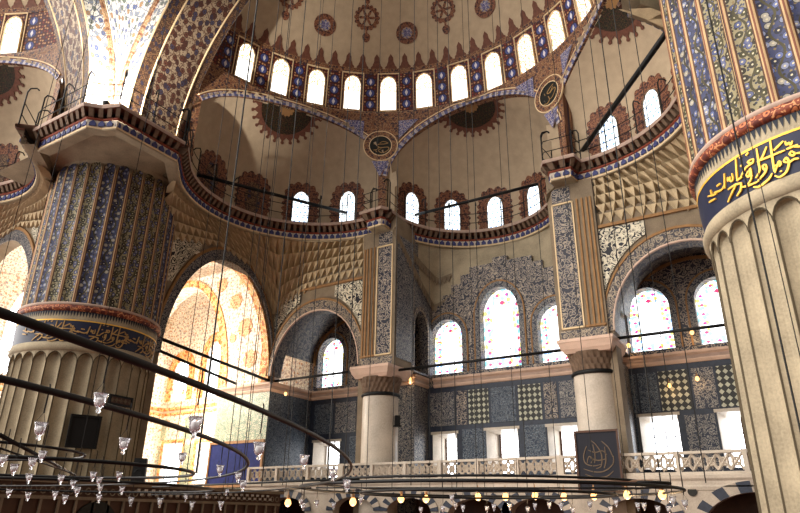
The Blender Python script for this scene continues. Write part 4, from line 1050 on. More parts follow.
# ------------------------------------------------------------------ side wall with the bright arch, and the corner bay behind it
def side_wall(T, lab, lab2, zmax=18.4):
    hole = arch_pts(2.0, 9.92, .02, 8.9, 15.05, 26, p=2.0, bottom=False)
    m = MB(); plate(m, [(.6, 0), (2.0, 0)]+hole+[(10.05, 8.9), (10.05, zmax), (.6, zmax)], [], .7, PX(-XW-.35)); r = tag(m.build('wall_side', M['stone_dark'], None, T), lab, 'wall', kind='structure')
    i_ = arch_pts(2.0, 9.92, 8.5, 8.9, 15.05, 26, bottom=False); o_ = arch_pts(1.55, 10.03, 8.5, 8.9, 15.6, 26, bottom=False)
    m = MB(); ring_strip(m, i_, o_, 0, .08, PX(-XW)); r2_ = trim(m, M['tile_fine'], lab2, T, 'arch')
    m = MB(); ring_strip(m, o_, arch_pts(1.42, 10.06, 8.5, 8.9, 15.75, 26, bottom=False), 0, .12, PX(-XW)); m.build('arch_fillet', M['brownline'], r2_, T)
    # scroll spandrel beside the pier
    m = MB(); cxn = 5.9
    def ez(y): t = min(1, abs(y-cxn)/4.5); return 8.9+6.95*math.sqrt(1-t*t)
    x0, x1 = 1.0, 3.6
    m.grid(lambda u, v: (-XW+.05, x0+(x1-x0)*u, (lambda b: b+(16.0-.3*u*2-b)*v)(max(ez(x0+(x1-x0)*u)+.15, 12.6))), 10, 2, lambda u, v: (x0+(x1-x0)*u, 12.6+3.4*v)); m.build('spandrel_panel', M['spandrel'], r, T)
side_wall(None, 'side wall pierced by the big brightly lit arch', 'dark tile border round the big brightly lit arch')
side_wall(MD, 'side wall at the picture border pierced by a brightly lit arch', 'dark tile border round the arch at the picture border')
side_wall(MX, 'side wall hidden behind the inscribed pier', 'dark tile border of the arch behind the inscribed pier')
# corner block
m = MB(); m.box((-15.3, 11.85, 4.2), (4.2, 3.7, 8.4)); cb = tag(m.build('wall_corner', M['tile_green']), 'pale tiled corner block carrying the blue board beside the bright arch', 'wall', kind='structure')
m = MB(); m.add([(-13.15, 10.05, 0), (-13.15, 13.7, 0), (-13.15, 13.7, 8.4), (-13.15, 10.05, 8.4), (-13.2, 10.05, 0), (-13.2, 13.7, 0), (-13.2, 13.7, 8.4), (-13.2, 10.05, 8.4)], [(0, 1, 2, 3), (0, 3, 7, 4)], [[(0, 0), (3.6, 0), (3.6, 8.4), (0, 8.4)], [(0, 0)]*4]); m.build('tile_cladding', M['tile_blue'], cb)
cornice([(-17.4, 13.7), (-17.4, 10.0), (-13.1, 10.0)], 8.33, 'bright rose string course on the pale corner block')
# painted wall above the block, with an arch into the next bay
XL = -27.6
hole = arch_pts(-26.6, -17.6, .02, 8.9, 16.3, 24)
m = MB(); plate(m, [(XL, 0), (-13.6, 0), (-13.6, 16.9), (XL, 16.9)], [hole], 1.0, PY(10.6)); wb = tag(m.build('wall_bay', M['bay']), 'white wall painted with orange flowers seen through the bright arch', 'wall', kind='structure')
m = MB(); ring_strip(m, arch_pts(-26.6, -17.6, 8.9, 8.9, 16.4, 24, bottom=False), arch_pts(-27.1, -17.0, 8.9, 8.9, 16.85, 24, bottom=False), 0, .06, PY(10.1)); m.build('orange_arch_band', M['bayband'], wb)
m = MB(); ring_strip(m, arch_pts(1.9+.1, 9.75, 8.9, 8.9, 15.0, 24, bottom=False), arch_pts(2.0, 9.85, 8.9, 8.9, 15.1, 24, bottom=False), -.6, -.1, PX(-XW)); m.build('orange_soffit', M['bayband'], wb)
for x, z, r_ in ((-18.5, 15.9, .5), (-17.0, 14.5, .55), (-15.9, 12.6, .62), (-15.2, 10.5, .58), (-14.5, 15.2, .45), (-16.6, 15.9, .3), (-14.6, 13.2, .34), (-16.9, 12.0, .3)):
    m = MB(); f = lambda u, v, d=0: (u, 10.1-d, v); decal(m, f, x, z, petals(8, r_*.88, r_*.12), off=.04, n=48); m.build('painted_rosette', M['bayrose'], wb)
m = MB(); ring_strip(m, [(-14.3, 8.9), (-14.25, 12), (-15.0, 15.2), (-15.9, 16.6)], [(-13.7, 8.9), (-13.65, 12), (-14.3, 15.4), (-15.3, 16.85)], 0, .05, PY(10.1)); m.build('orange_band', M['bayband'], wb)
# beyond: outer wall, far wall, vault
sh = [(-22.85, 1.3, 9.4, 13.4), (-26.2, 1.5, 9.4, 12.4), (-19.6, 1.5, 9.4, 12.4)]
sl = [(-26.0, 1.9, 3.6, 6.3), (-22.6, 1.7, 3.6, 6.2), (-19.2, 1.7, 3.6, 6.2)]
m = MB(); plate(m, [(XL, 0), (-13.7, 0), (-13.7, 17.5), (XL, 17.5)], [arch_pts(x-w/2, x+w/2, a, a+(b-a)*.7, b) for x, w, a, b in sh]+[[(x-w/2, a), (x+w/2, a), (x+w/2, b), (x-w/2, b)] for x, w, a, b in sl], .6, PY(YO+.6)); wo = tag(m.build('wall_bay_outer', M['bay']), 'sunlit outer wall of the corner bay beyond the bright arch', 'wall', kind='structure')
for (x, w, a, b), l in zip(sh, ('tall bright window deep inside the corner bay', 'bright arched window at the far end of the corner bay', 'bright arched window hidden behind the painted wall')):
    window(lambda u, v, d=0: (u, YO+.75-d, v), x, a, w, b-a, M['g_clear'], l, frame=.05, mat=M['woodg'], spring=.7)
    m = MB(); ring_strip(m, arch_pts(x-w/2-.1, x+w/2+.1, a, a+(b-a)*.7, b+.1), arch_pts(x-w/2-.7, x+w/2+.7, a, a+(b-a)*.7, b+.8), 0, .06, PY(YO+.3)); m.build('brown_window_band', M['bayband'], wo)
for (x, w, a, b), l in zip(sl, ('low bright window at the far end of the corner bay', 'low bright window in the middle of the corner bay', 'low bright window beside the pale corner block')):
    window(lambda u, v, d=0: (u, YO+.75-d, v), x, a, w, b-a, M['g_clear'], l, frame=.08, mat=M['woodg'], arch=False)
    m = MB(); ring_strip(m, [(x-w/2-.1, a), (x-w/2-.1, b+.1), (x+w/2+.1, b+.1), (x+w/2+.1, a)], [(x-w/2-.3, a), (x-w/2-.3, b+.3), (x+w/2+.3, b+.3), (x+w/2+.3, a)], 0, .06, PY(YO+.3)); m.build('ochre_window_frame', M['bayband'], wo)
for x0, x1 in ((-25.0, -23.8), (-21.4, -20.4), (-27.5, -27.0)):
    for z0, z1 in ((3.4, 6.2), (6.6, 8.1)):
        m = MB(); y = YO+.27; m.add([(x0, y, z0), (x1, y, z0), (x1, y, z1), (x0, y, z1), (x0, y+.05, z0), (x1, y+.05, z0), (x1, y+.05, z1), (x0, y+.05, z1)], [(0, 1, 2, 3), (0, 1, 5, 4), (1, 2, 6, 5), (2, 3, 7, 6), (3, 0, 4, 7)], [[(x0, z0), (x1, z0), (x1, z1), (x0, z1)]]+[[(0, 0)]*4]*4); m.build('tile_panel', M['tile_green'], wo)
cornice([(XL, -1.0), (XL, YO+.3), (-17.6, YO+.3)], 8.33, 'sunlit ochre string course deep inside the corner bay', None, 1.6, ('bayband', 'rose', 'bayband'))
m = MB(); plate(m, [(-1.8, 0), (YO+.6, 0), (YO+.6, 16.5), (-1.8, 16.5)], [arch_pts(1.5, 9.0, 9.4, 12.5, 16.5, 16)], .5, PX(XL-.25)); tag(m.build('wall_far', M['bay']), 'end wall of the corner bay painted white and orange', 'wall', kind='structure')
window(lambda u, v, d=0: (XL-.3+d, u, v), 5.25, 9.4, 7.4, 7.0, M['g_clear'], 'wide added bright window in the end wall of the corner bay', frame=.1, mat=M['bayband'], spring=.5)  # glowing window added to brighten the corner bay
m = MB(); m.grid(lambda u, v: (-20.5-7.4*cos(PI*u)*1.0, -1.7+16*v, 14.6+3.4*sin(PI*u)), 16, 8, lambda u, v: (u*20, v*24)); tag(m.build('ceiling_bay', M['bay'], None, None, True), 'white flowered vault of the corner bay', 'vault', kind='structure')

# ------------------------------------------------------------------ gallery floor, balustrade, arcade
GZ = 3.2
m = MB(); m.box((0, 11.4, GZ-.1), (26.6, 4.8, .2)); tag(m.build('floor_gallery', M['marble']), 'marble floor of the low gallery behind the balustrade', 'gallery floor', kind='structure')
def balustrade(x0, x1, label, dark=()):
    y = 8.88
    root = thing('marble_balustrade', ((x0+x1)/2, y, GZ), label, 'balustrade')
    def P(nm, mt, boxes):
        m = MB()
        for c, d in boxes: m.box(c, d)
        m.build(nm, M[mt], root)
    P('top_rail', 'marble', [(((x0+x1)/2, y, GZ+.78), (x1-x0, .2, .1))]); P('bottom_rail', 'marble', [(((x0+x1)/2, y, GZ+.03), (x1-x0, .24, .14))])
    n = max(1, round((x1-x0)/2.0)); w = (x1-x0)/n
    for i in range(n+1): P('post', 'marble', [((min(max(x0+i*w, x0+.08), x1-.08), y, GZ+.42), (.16, .22, .84))])
    for i in range(n):
        m = MB(); a = x0+i*w+.08; b = x0+(i+1)*w-.08; k = 5; s = (b-a)/k
        for q in range(k):                       # pierced interlace: lozenges and circles
            cx = a+(q+.5)*s; cz = GZ+.44
            for sg in (-1, 1):
                m.tube([(cx-s/2, y, cz-sg*.28), (cx, y, cz+sg*.0), (cx+s/2, y, cz+sg*.28)], .045, 4)
            m.tube([(cx+.13*cos(t), y, cz+.13*sin(t)) for t in [2*PI*z/10 for z in range(10)]], .04, 4, closed=True)
            m.tube([(cx-s/2+.1*cos(t), y, cz+.2*sin(t)) for t in [2*PI*z/8 for z in range(8)]], .035, 4, closed=True)
        m.build('pierced_panel', M['marble'], root)
        if i not in dark: continue
        m = MB(); m.box(((a+b)/2, y+.04, GZ+.44), (b-a, .06, .62)); m.build('backing_panel', M['tile_dark'], root)
balustrade(-13.2, -6.9, 'pierced marble balustrade in front of the dark alcove')
balustrade(-6.9, 4.2, 'pierced marble balustrade across the middle bay', (0,))
balustrade(4.2, 13.2, 'pierced marble balustrade from the calligraphy board to the fluted pier')
# arcade wall under the gallery, striped voussoirs
ARC = [(-10.25, 1.25, 2.85), (-6.05, 1.2, 2.85), (-2.95, 1.15, 2.8), (.35, 1.3, 2.75), (3.1, 1.15, 2.75), (7.1, 1.2, 2.75), (11.2, 1.9, 2.95)]
m = MB(); plate(m, [(-13.4, 0), (13.4, 0), (13.4, GZ), (-13.4, GZ)], [arch_pts(x-r, x+r, .02, z-r*.8, z-.35, 14) for x, r, z in ARC], .5, PY(9.05)); ar = tag(m.build('wall_arcade', M['arcade']), 'pale marble arcade wall below the gallery with dark round arches', 'wall', kind='structure')
for x, r, z in ARC:
    dk = MB(); lt_ = MB(); n = 15
    for i in range(n):
        t0, t1 = PI*i/n, PI*(i+1)/n; q = lambda t, e: (x+(r+e)*cos(t), z-r*.8+(r*.8-.35+e)*sin(t))
        ring_strip(dk if i % 2 == 0 else lt_, [q(t0, 0), q((t0+t1)/2, 0), q(t1, 0)], [q(t0, .38), q((t0+t1)/2, .38), q(t1, .38)], -.02, .06, PY(8.8))
    dk.build('dark_voussoirs', M['stone_dark' if 0 else 'tile_dark'], ar); lt_.build('pale_voussoirs', M['arcade'], ar)
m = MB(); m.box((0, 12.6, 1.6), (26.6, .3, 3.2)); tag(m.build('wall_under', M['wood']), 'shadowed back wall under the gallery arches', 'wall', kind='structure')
m = MB(); f = lambda u, v, d=0: (u, 8.79-d, v); decal(m, f, 9.05, 2.62, .16, off=.03); tag(m.build('wall_boss', M['blackd'], None), 'small black round boss on the arcade between two striped arches', 'boss')
m = MB(); cornice([(-13.3, 8.8), (13.3, 8.8)], GZ-.55, 'moulded marble ledge under the gallery balustrade', None, .6, ('marble', 'marble', 'marble'))

# ------------------------------------------------------------------ boards, plaques, speakers
def framed(name, cat, label, c, w, h, T3, mats, fw_=.08):
    root = thing(name, T3(0, 0, 0), label, cat)
    m = MB(); ring_strip(m, [(-w/2+fw_, -h/2+fw_), (-w/2+fw_, h/2-fw_), (w/2-fw_, h/2-fw_), (w/2-fw_, -h/2+fw_), (-w/2+fw_, -h/2+fw_)], [(-w/2, -h/2), (-w/2, h/2), (w/2, h/2), (w/2, -h/2), (-w/2, -h/2)], 0, .1, T3); m.build('frame', mats[1], root)
    m = MB(); m.add([T3(-w/2+.05, -h/2+.05, .05), T3(w/2-.05, -h/2+.05, .05), T3(w/2-.05, h/2-.05, .05), T3(-w/2+.05, h/2-.05, .05), T3(-w/2+.05, -h/2+.05, 0), T3(w/2-.05, -h/2+.05, 0), T3(w/2-.05, h/2-.05, 0), T3(-w/2+.05, h/2-.05, 0)], [(0, 1, 2, 3), (7, 6, 5, 4), (0, 1, 5, 4), (1, 2, 6, 5), (2, 3, 7, 6), (3, 0, 4, 7)]); m.build('board_panel', mats[0], root)
    return root
T3 = lambda u, v, d=0: (-15.38+u, 9.93-d, 4.35+v)
b = framed('blue_board', 'board', 'large royal blue board in a gilt frame on the pale corner block', None, 4.4, 2.55, T3, (M['bluecloth'], M['woodg']), .15)
T3b = lambda u, v, d=0: (5.86+u, 8.55-d, 3.78+v)
b = framed('calligraphy_board', 'calligraphy board', 'dark navy board with a dull gilt calligraphy circle in front of the second column', None, 1.75, 2.3, T3b, (M['boardnavy'], M['wood']))
m = MB()
for s in ([(-.55, -.5), (-.2, -.62), (.25, -.6), (.55, -.4)], [(-.6, -.3), (-.2, -.42), (.2, -.4), (.55, -.15), (.6, .15)], [(-.4, .55), (-.55, .2), (-.5, -.1), (-.2, -.2), (.1, -.15)], [(-.2, .75), (0, .55), (.15, .2), (.1, -.2), (-.1, -.3)], [(.2, .72), (.45, .45), (.58, .1)], [(-.35, .4), (-.1, .3), (.2, .35), (.35, .2)], [(-.3, .1), (0, .0), (.3, .05)], [(-.15, .6), (-.1, .2), (-.15, -.1)], [(.3, .5), (.3, .0), (.2, -.3)], [(-.45, -.1), (-.35, .15), (-.2, .05), (-.3, -.1)]): stroke(m, s, .038, T3b, .06)
m.build('gilt_lettering', M['dimgold'], [c for c in b.children if c.name.startswith('board_panel')][0])
# dark board and plaque on the far pier
cxl, cyl = -PC[0], PC[1]
def on_pier(ang, z, rr=2.95):
    a = rad(ang); return lambda u, v, d=0: (cxl+(rr+d)*cos(a)-u*sin(a)*1.0, cyl+(rr+d)*sin(a)+u*cos(a), z+v)
def u_on(px): return px
f = on_pier(-21, 4.68); b = framed('black_board', 'board', 'plain black square board hung on the far pier shaft', None, 1.18, 1.3, f, (M['board'], M['black']))
f = on_pier(4, 6.08); b = framed('wall_plaque', 'plaque', 'small dark carved plaque beside the black board', None, 1.2, .42, f, (M['wood'], M['black']))
m = MB()
for k in range(5): decal(m, f, -.44+.22*k, 0, petals(4, .05, .05), off=.07, n=16, rings=1)
m.build('plaque_carving', M['dimgold'], [c for c in b.children if c.name.startswith('board_panel')][0])
def speaker(loc, rz, label, s=1.0):
    r = thing('loudspeaker', loc, label, 'loudspeaker'); m = MB(); m.box((loc[0], loc[1], loc[2]+.45*s), (.5*s, .45*s, .9*s), rz, .94); cbn = m.build('cabinet', M['black'], r)
    m = MB(); c = Vector((loc[0], loc[1], loc[2])); d = Vector((sin(rz), -cos(rz), 0)); t = Vector((cos(rz), sin(rz), 0))
    for h, q in ((.3, .17), (.68, .1)):
        m.tube([c+d*.232*s+t*q*s*cos(a)+Vector((0, 0, h*s+q*s*sin(a))) for a in [2*PI*i/14 for i in range(14)]], .015*s, 4, closed=True)
    m.build('speaker_cone', M['black'], cbn)
    m = MB(); m.box((loc[0], loc[1], loc[2]-.03), (.7*s, .6*s, .06), rz); m.build('bracket', M['black'], r); return r
speaker((-8.7, -1.35, 2.72), rad(45), 'black loudspeaker standing on the dark platform beside the far pier', .95)
speaker((-4.5, 10.2, 5.9), rad(40), 'small black loudspeaker fixed to the first marble column', .55)

# dark raised platform in front of the far pier
PXF = -7.9
m = MB(); m.box((-9.75, -1.5, 1.27), (3.6, 14.5, 2.5)); pf = thing('raised_platform', (-9.75, -1.5, 0), 'dark wooden raised platform in front of the far pier', 'platform'); m.build('platform_body', M['wood'], pf)
m = MB(); m.box((-9.7, -1.5, 2.58), (3.7, 14.8, .12)); m.build('cornice', M['stone_dark'], pf)
m = MB()
for k in range(46): m.tube([(PXF+.04, -8.5+.31*k+.1*cos(t), 2.30+.1*sin(t)) for t in [2*PI*q/8 for q in range(8)]], .02, 4, closed=True)
m.build('frieze_rings', M['stone_dark'], pf)
m = MB()
for k in range(24): m.box((PXF+.02, -8.4+.6*k, 1.55), (.06, .08, 1.1))
m.box((PXF+.02, -1.5, 2.08), (.08, 14.4, .1)); m.box((PXF+.02, -1.5, 1.0), (.08, 14.4, .1)); m.build('panel_rails', M['stone_dark'], pf)
for k in range(22):  # pale blocks imitate light in a string of little openings
    for j in range(2):
        m = MB(); m.box((PXF+.06, -1.9+.32*k+.16*j, 2.42-.14*j-.0), (.06, .11, .08)); m.build('bright_opening', M['marble'], pf)

m = MB(); f = lambda u, v, d=0: (PXF+d, u, v); decal(m, f, -3.4, 1.15, .85, off=.05, t0=0, t1=PI, n=20); m.build('dark_arch_patch', M['blackd'], pf)  # flat black half disc painted for the darkness of an arch opening
# ------------------------------------------------------------------ tie bars and scaffolding rods
def bar(name, pts, r, label, cat, mat='black', group=None, n=8):
    m = MB(); m.tube(pts, r, n); return tag(m.build(name, M[mat], None, None, True), label, cat, group)
bar('tie_bar', [(-4.6, 10.2, 8.72), (4.6, 10.2, 8.72)], .07, 'black iron tie bar across the middle bay between the two columns', 'tie bar')
bar('tie_bar', [(6.6, 10.2, 8.95), (13.0, 10.2, 8.95)], .07, 'black iron tie bar from the second column towards the fluted pier', 'tie bar')
bar('tie_bar', [(-13.3, 10.2, 8.95), (-6.95, 10.2, 8.95)], .07, 'black iron tie bar across the mouth of the dark alcove', 'tie bar')
bar('tie_bar', [(-12.3, 2.0, 18.6), (-5.2, 9.3, 18.6)][:1]+[(-7.97, 10.1, 18.6)], .1, 'black bar crossing the half dome over the bright arch', 'tie bar')
bar('tie_bar', [(-5.26, 12.17, 18.6), (3.08, 12.29, 18.6)], .09, 'black bar crossing the small windows of the middle half dome', 'tie bar')
bar('tie_bar', [(5.81, 10.64, 18.6), (11.85, 3.0, 18.6)], .12, 'steep black bar in the half dome beside the inscribed pier', 'tie bar')
bar('tie_bar', [(-13.3, 1.6, 9.7), (-13.3, 9.9, 8.95)], .09, 'upper of the two black bars across the bright arch', 'tie bar')
bar('tie_bar', [(-13.35, 1.6, 9.15), (-13.35, 7.4, 8.35)], .08, 'lower of the two black bars across the bright arch', 'tie bar')

# ------------------------------------------------------------------ chandelier rings, lamps, bulbs, wires
def hoop(c, r, z, tr, label, a0=0, a1=360, mat='black', n=120, name='chandelier_ring'):
    m = MB(); cl = a1-a0 >= 359
    m.tube([(c[0]+r*cos(rad(a0+(a1-a0)*i/n)), c[1]+r*sin(rad(a0+(a1-a0)*i/n)), z) for i in range(n if cl else n+1)], tr, 8, closed=cl)
    return tag(m.build(name, M[mat], None, None, True), label, 'chandelier ring')
CA, CB, CC = (-6.73, -21.9), (-.28, -19.5), (5.69, -1.69)
hoop(CA, 18.5, 2.2, .017, 'big black ring sweeping across the picture over the far pier', -12, 85)
hoop(CB, 10.8, 2.2, .018, 'second black ring curving in front of the blue board', -14, 110)
hoop(CC, 4.71, 2.30, .035, 'long flat chandelier ring carrying glowing bulbs in front of the balustrade')
hoop(CC, 4.2, 2.42, .025, 'inner chandelier ring above the glowing bulbs')
hoop((4.6, -12.9), 2.0, 2.15, .02, 'small black ring crowded with clear lamps under the black board')
hoop((5.2, -14.15), 1.35, 2.25, .014, 'smallest black ring at the picture border')
hoop((.3, -10.2), 3.2, 2.11, .022, 'flat black ring of clear lamps before the dark platform')
hoop((5.69, -1.69), 3.2, 2.2, .03, 'lowest hoop of the flat bulb chandelier')
bar('chandelier_strut', [(-2.6, -5.4, 2.32), (5.0, -6.3, 2.36)], .022, 'long black rod running in front of the alcove balustrade', 'chandelier strut')
bar('chandelier_strut', [(-3.4, -3.4, 2.2), (3.0, -5.4, 2.24)], .018, 'thin rod ending below the bend of the big black ring', 'chandelier strut')
hoop((9.75, -2.4), .55, 2.38, .03, 'short looped rod end of the flat bulb chandelier')
bar('chandelier_strut', [(7.64, -14.85, 2.2), (2.95, -11.22, 2.2)], .018, 'thick slanting rod crossing the crowded small rings', 'chandelier strut')
bar('chandelier_strut', [(6.9, -14.6, 2.2), (5.0, -12.6, 2.12)], .010, 'thin slanting rod beside the thick one at the picture border', 'chandelier strut')
bar('chandelier_strut', [(7.6, -5.95, 2.3), (10.0, -2.6, 2.42)], .025, 'rod with painted glint slanting across the flat bulb chandelier', 'chandelier strut', 'rose')  # pale colour imitates the light reflected on this rod
bar('chandelier_strut', [(1.2, -3.0, 2.36), (10.2, -.5, 2.36)], .02, 'straight black rod behind the glowing bulbs', 'chandelier strut')

def make_lamp():
    r = thing('glass_lamp', (0, 0, 0), '', 'lamp')
    m = MB(); prof = [(.004, .0), (.012, .004), (.016, .014), (.009, .024), (.016, .034), (.030, .050), (.038, .075), (.040, .105), (.046, .124), (.050, .130), (.044, .124), (.036, .105), (.033, .075), (.024, .054), (.004, .044)]
    m.lathe(prof, n=16); gc = m.build('glass_cup', M['glass'], r, None, True)
    m = MB()
    for k in range(3):
        a = 2*PI*k/3; m.tube([(.046*cos(a), .046*sin(a), .126), (0, 0, .205)], .0016, 4)
    m.tube([(0, 0, .2), (0, 0, .215)], .006, 6); m.build('hanger', M['blackwire'], r)
    m = MB(); m.lathe([(.002, .05), (.020, .056), (.028, .078), (.024, .10), (.002, .104)], n=10); m.build('highlight_core', M['hilite'], gc, None, True)  # white core stands in for the bright highlights in the cup
    return r
lamp0 = make_lamp(); used = [False]
def lamp(loc, h, label, group=None, top=None):
    s = h*.72/.135
    base = Vector(loc)-Vector((0, 0, h*.40))
    if not used[0]:
        o = lamp0; o.location = base; o.scale = (s,)*3; used[0] = True; o['label'] = label
        if group: o['group'] = group
    else: o = copy_thing(lamp0, base, label, None, s)
    if group: o['group'] = group
    elif 'group' in o: del o['group']
    ORG[o.name] = base
    if top is not None and top-base.z-.2*s > .02:
        m = MB(); m.tube([(base.x, base.y, base.z+.205*s), (base.x+.004, base.y, (top+base.z)/2+.1), (base.x, base.y, top)], .0035 if h < .2 else .006, 4)
        w = m.build('lamp_wire', M['blackwire'], None, None, False, (base.x, base.y, base.z))
        w.parent = o; w.matrix_parent_inverse = Matrix.Identity(4); w.location = (0, 0, 0)
        w.scale = (1/s,)*3
    return o
G1 = 'clear lamps on the big black ring'
for p, h, lab in (((10.849, -16.136, 2.017), .10, 'clear glass lamp hanging in front of the far pier above the black board'),
    ((10.631, -15.509, 2.018), .14, 'dark topped glass lamp hanging before the bright corner bay'),
    ((10.354, -14.802, 1.986), .14, 'clear glass lamp hanging before the top edge of the blue board'),
    ((9.986, -13.974, 1.998), .14, 'clear glass lamp hanging over the dark alcove balustrade'),
    ((9.481, -12.987, 1.98), .15, 'clear glass lamp just under the bend of the big black ring'),
    ((8.856, -11.934, 1.945), .18, 'clear glass lamp at the very end of the big black ring')):
    lamp(p, h, lab, None, 2.2)
for p, h, lab in (((9.858, -15.777, 2.013), .12, 'clear glass lamp hanging between the picture border and the black board'), ((9.593, -15.122, 2.016), .13, 'clear glass lamp hanging before the right flank of the far pier'),
    ((9.239, -14.397, 2.01), .12, 'small dark glass lamp hanging before the white window of the corner bay'), ((8.759, -13.589, 1.992), .13, 'clear glass lamp hanging in the middle of the blue board'),
    ((8.255, -12.882, 1.984), .14, 'clear glass lamp at the bend of the second black ring'), ((6.719, -11.275, 2.001), .2, 'clear glass lamp hanging just below the bend of the second ring')):
    lamp(p, h, lab, None, 2.2)
for p, h in (((-4.545, -3.529, 1.981), .5), ((-3.123, -3.755, 2.114), .38), ((-2.72, -3.84, 1.891), .4), ((-1.925, -4.035, 2.155), .3), ((-1.037, -4.298, 1.886), .42), ((-.767, -4.387, 2.215), .3), ((-6.129, -3.41, 2.014), .5)):
    lamp(p, h*.8, 'small clear lamp in the row before the dark platform', 'lamps in the row before the dark platform', 2.2)
for p, h in (((7.759, -14.548, 2.063), .13), ((7.73, -14.599, 2.007), .13), ((7.101, -14.504, 2.056), .14), ((7.146, -14.418, 1.987), .14)):
    lamp(p, h, 'small clear lamp on the smallest ring at the picture border', 'lamps on the smallest ring', 2.2)
for p, h in (((5.72, -13.48, 1.988), .15), ((5.877, -13.211, 1.989), .15), ((6.045, -12.944, 2.032), .15), ((5.836, -12.717, 1.993), .15), ((6.198, -12.72, 2.041), .15)):
    lamp(p, h, 'small clear lamp on the crowded ring under the black board', 'lamps on the crowded ring', 2.2)
for p, h in (((3.262, -12.35, 1.891), .17), ((3.378, -12.136, 1.857), .17), ((3.549, -11.842, 1.879), .17), ((3.622, -11.722, 1.828), .18), ((4.081, -11.932, 2.018), .17), ((4.117, -11.875, 1.928), .19), ((3.862, -11.352, 1.977), .17), ((3.867, -11.345, 1.851), .17), ((4.037, -11.101, 1.971), .17)):
    lamp(p, h, 'small clear lamp on the lowest ring at the foot of the far pier', 'lamps on the lowest ring', 2.2)
for p, h in (((7.074, -6.192, 1.988), .2), ((4.443, 2.852, 1.982), .3), ((8.444, -5.511, 1.865), .17), ((8.833, -5.198, 1.872), .19), ((9.251, -4.772, 1.899), .2), ((6.452, 2.958, 1.878), .3), ((9.615, -4.294, 1.945), .2), ((10.331, -2.494, 2.025), .3), ((7.268, -6.128, 1.815), .18), ((3.751, 2.602, 1.915), .3), ((7.795, -5.903, 1.838), .18), ((6.482, -6.333, 1.773), .18), ((6.906, -6.24, 1.794), .18), ((5.1, -6.36, 1.95), .2), ((3.6, -5.9, 1.9), .2), ((2.3, -4.9, 1.95), .22), ((1.7, -4.1, 1.88), .24), ((2.9, -5.5, 1.82), .2), ((4.3, -6.2, 1.85), .2), ((2.9, 2.05, 2.0), .3), ((5.0, 2.95, 1.9), .3), ((5.7, 3.0, 2.05), .3), ((7.7, 2.55, 1.92), .3), ((8.8, 1.85, 2.0), .3), ((9.6, .9, 1.9), .3), ((9.9, -3.8, 1.9), .22), ((10.15, -3.2, 1.85), .24), ((10.3, -.9, 2.0), .3)):
    lamp(p, h, 'small clear lamp below the glowing bulbs of the flat chandelier', 'clear lamps under the flat bulb chandelier', 2.3)

def make_bulb():
    r = thing('light_bulb', (0, 0, 0), '', 'light bulb')
    m = MB(); m.lathe([(.002, -.085), (.035, -.075), (.058, -.04), (.06, -.01), (.045, .03), (.025, .055)], n=12); m.build('bulb_glass', M['bulb'], r, None, True)
    m = MB(); m.lathe([(.027, .05), (.03, .06), (.03, .11), (.012, .13), (.005, .2)], n=10); m.build('socket', M['woodg'], r, None, True); return r
bulb0 = make_bulb(); bu = [False]
def bulb(loc, label, s=1.0, group=None, power=18):
    if not bu[0]: o = bulb0; bu[0] = True; o.location = loc; o['label'] = label
    else: o = copy_thing(bulb0, loc, label)
    o.scale = (s,)*3
    if group: o['group'] = group
    if power:
        ld = bpy.data.lights.new('bulb_light', 'POINT'); ld.energy = power; ld.color = (1, .66, .36); ld.shadow_soft_size = .08
        lo_ = bpy.data.objects.new('bulb_light', ld); COL.objects.link(lo_); lo_.location = Vector(loc)+Vector((0, 0, -.14*s))
    return o
for i, p in enumerate(((1.957, -4.97, 1.947), (1.03, -1.005, 2.068), (1.648, .727, 2.2), (2.16, 1.428, 2.218), (3.504, 2.482, 2.305), (4.322, 2.817, 2.312), (5.253, 3.0, 2.343), (6.197, 2.993, 2.309), (7.194, 2.774, 2.326), (8.289, 2.238, 2.33), (9.44, 1.16, 2.288))):
    bulb((p[0], p[1], p[2]), 'warm glowing bulb on the flat ring chandelier, %s counted from the blue board end' % ordw[i], 1.7 if i else 1.3, None, 22)
# bulbs over the string course
for (x, y, z), lab in (((-12.35, 10.4, 8.2), 'small glowing bulb in the dark alcove'), ((-4.9, 12.1, 8.65), 'small glowing bulb over the pilaster string course'), ((4.6, 12.8, 9.1), 'small glowing bulb beside the second column capital'), ((6.6, 13.0, 9.3), 'small glowing bulb at the string course right of the second column'), ((9.4, 13.2, 9.6), 'small glowing bulb between the two jewelled windows next to the inscribed pier'), ((8.1, 13.2, 7.3), 'small glowing bulb on the blue tiles below the string course'), ((9.3, 13.2, 7.5), 'small glowing bulb on the banded tile panel')):
    bulb((x, y, z), lab, 1.5, None, 6)
for i, (x, y, z) in enumerate(((-25.2, 12.6, 9.7), (-24.0, 12.6, 9.6), (-22.8, 12.6, 9.5))):
    bulb((x, y, z), 'orange glowing bulb deep in the corner bay, %s of three' % ordw[i], 2.0, None, 30)

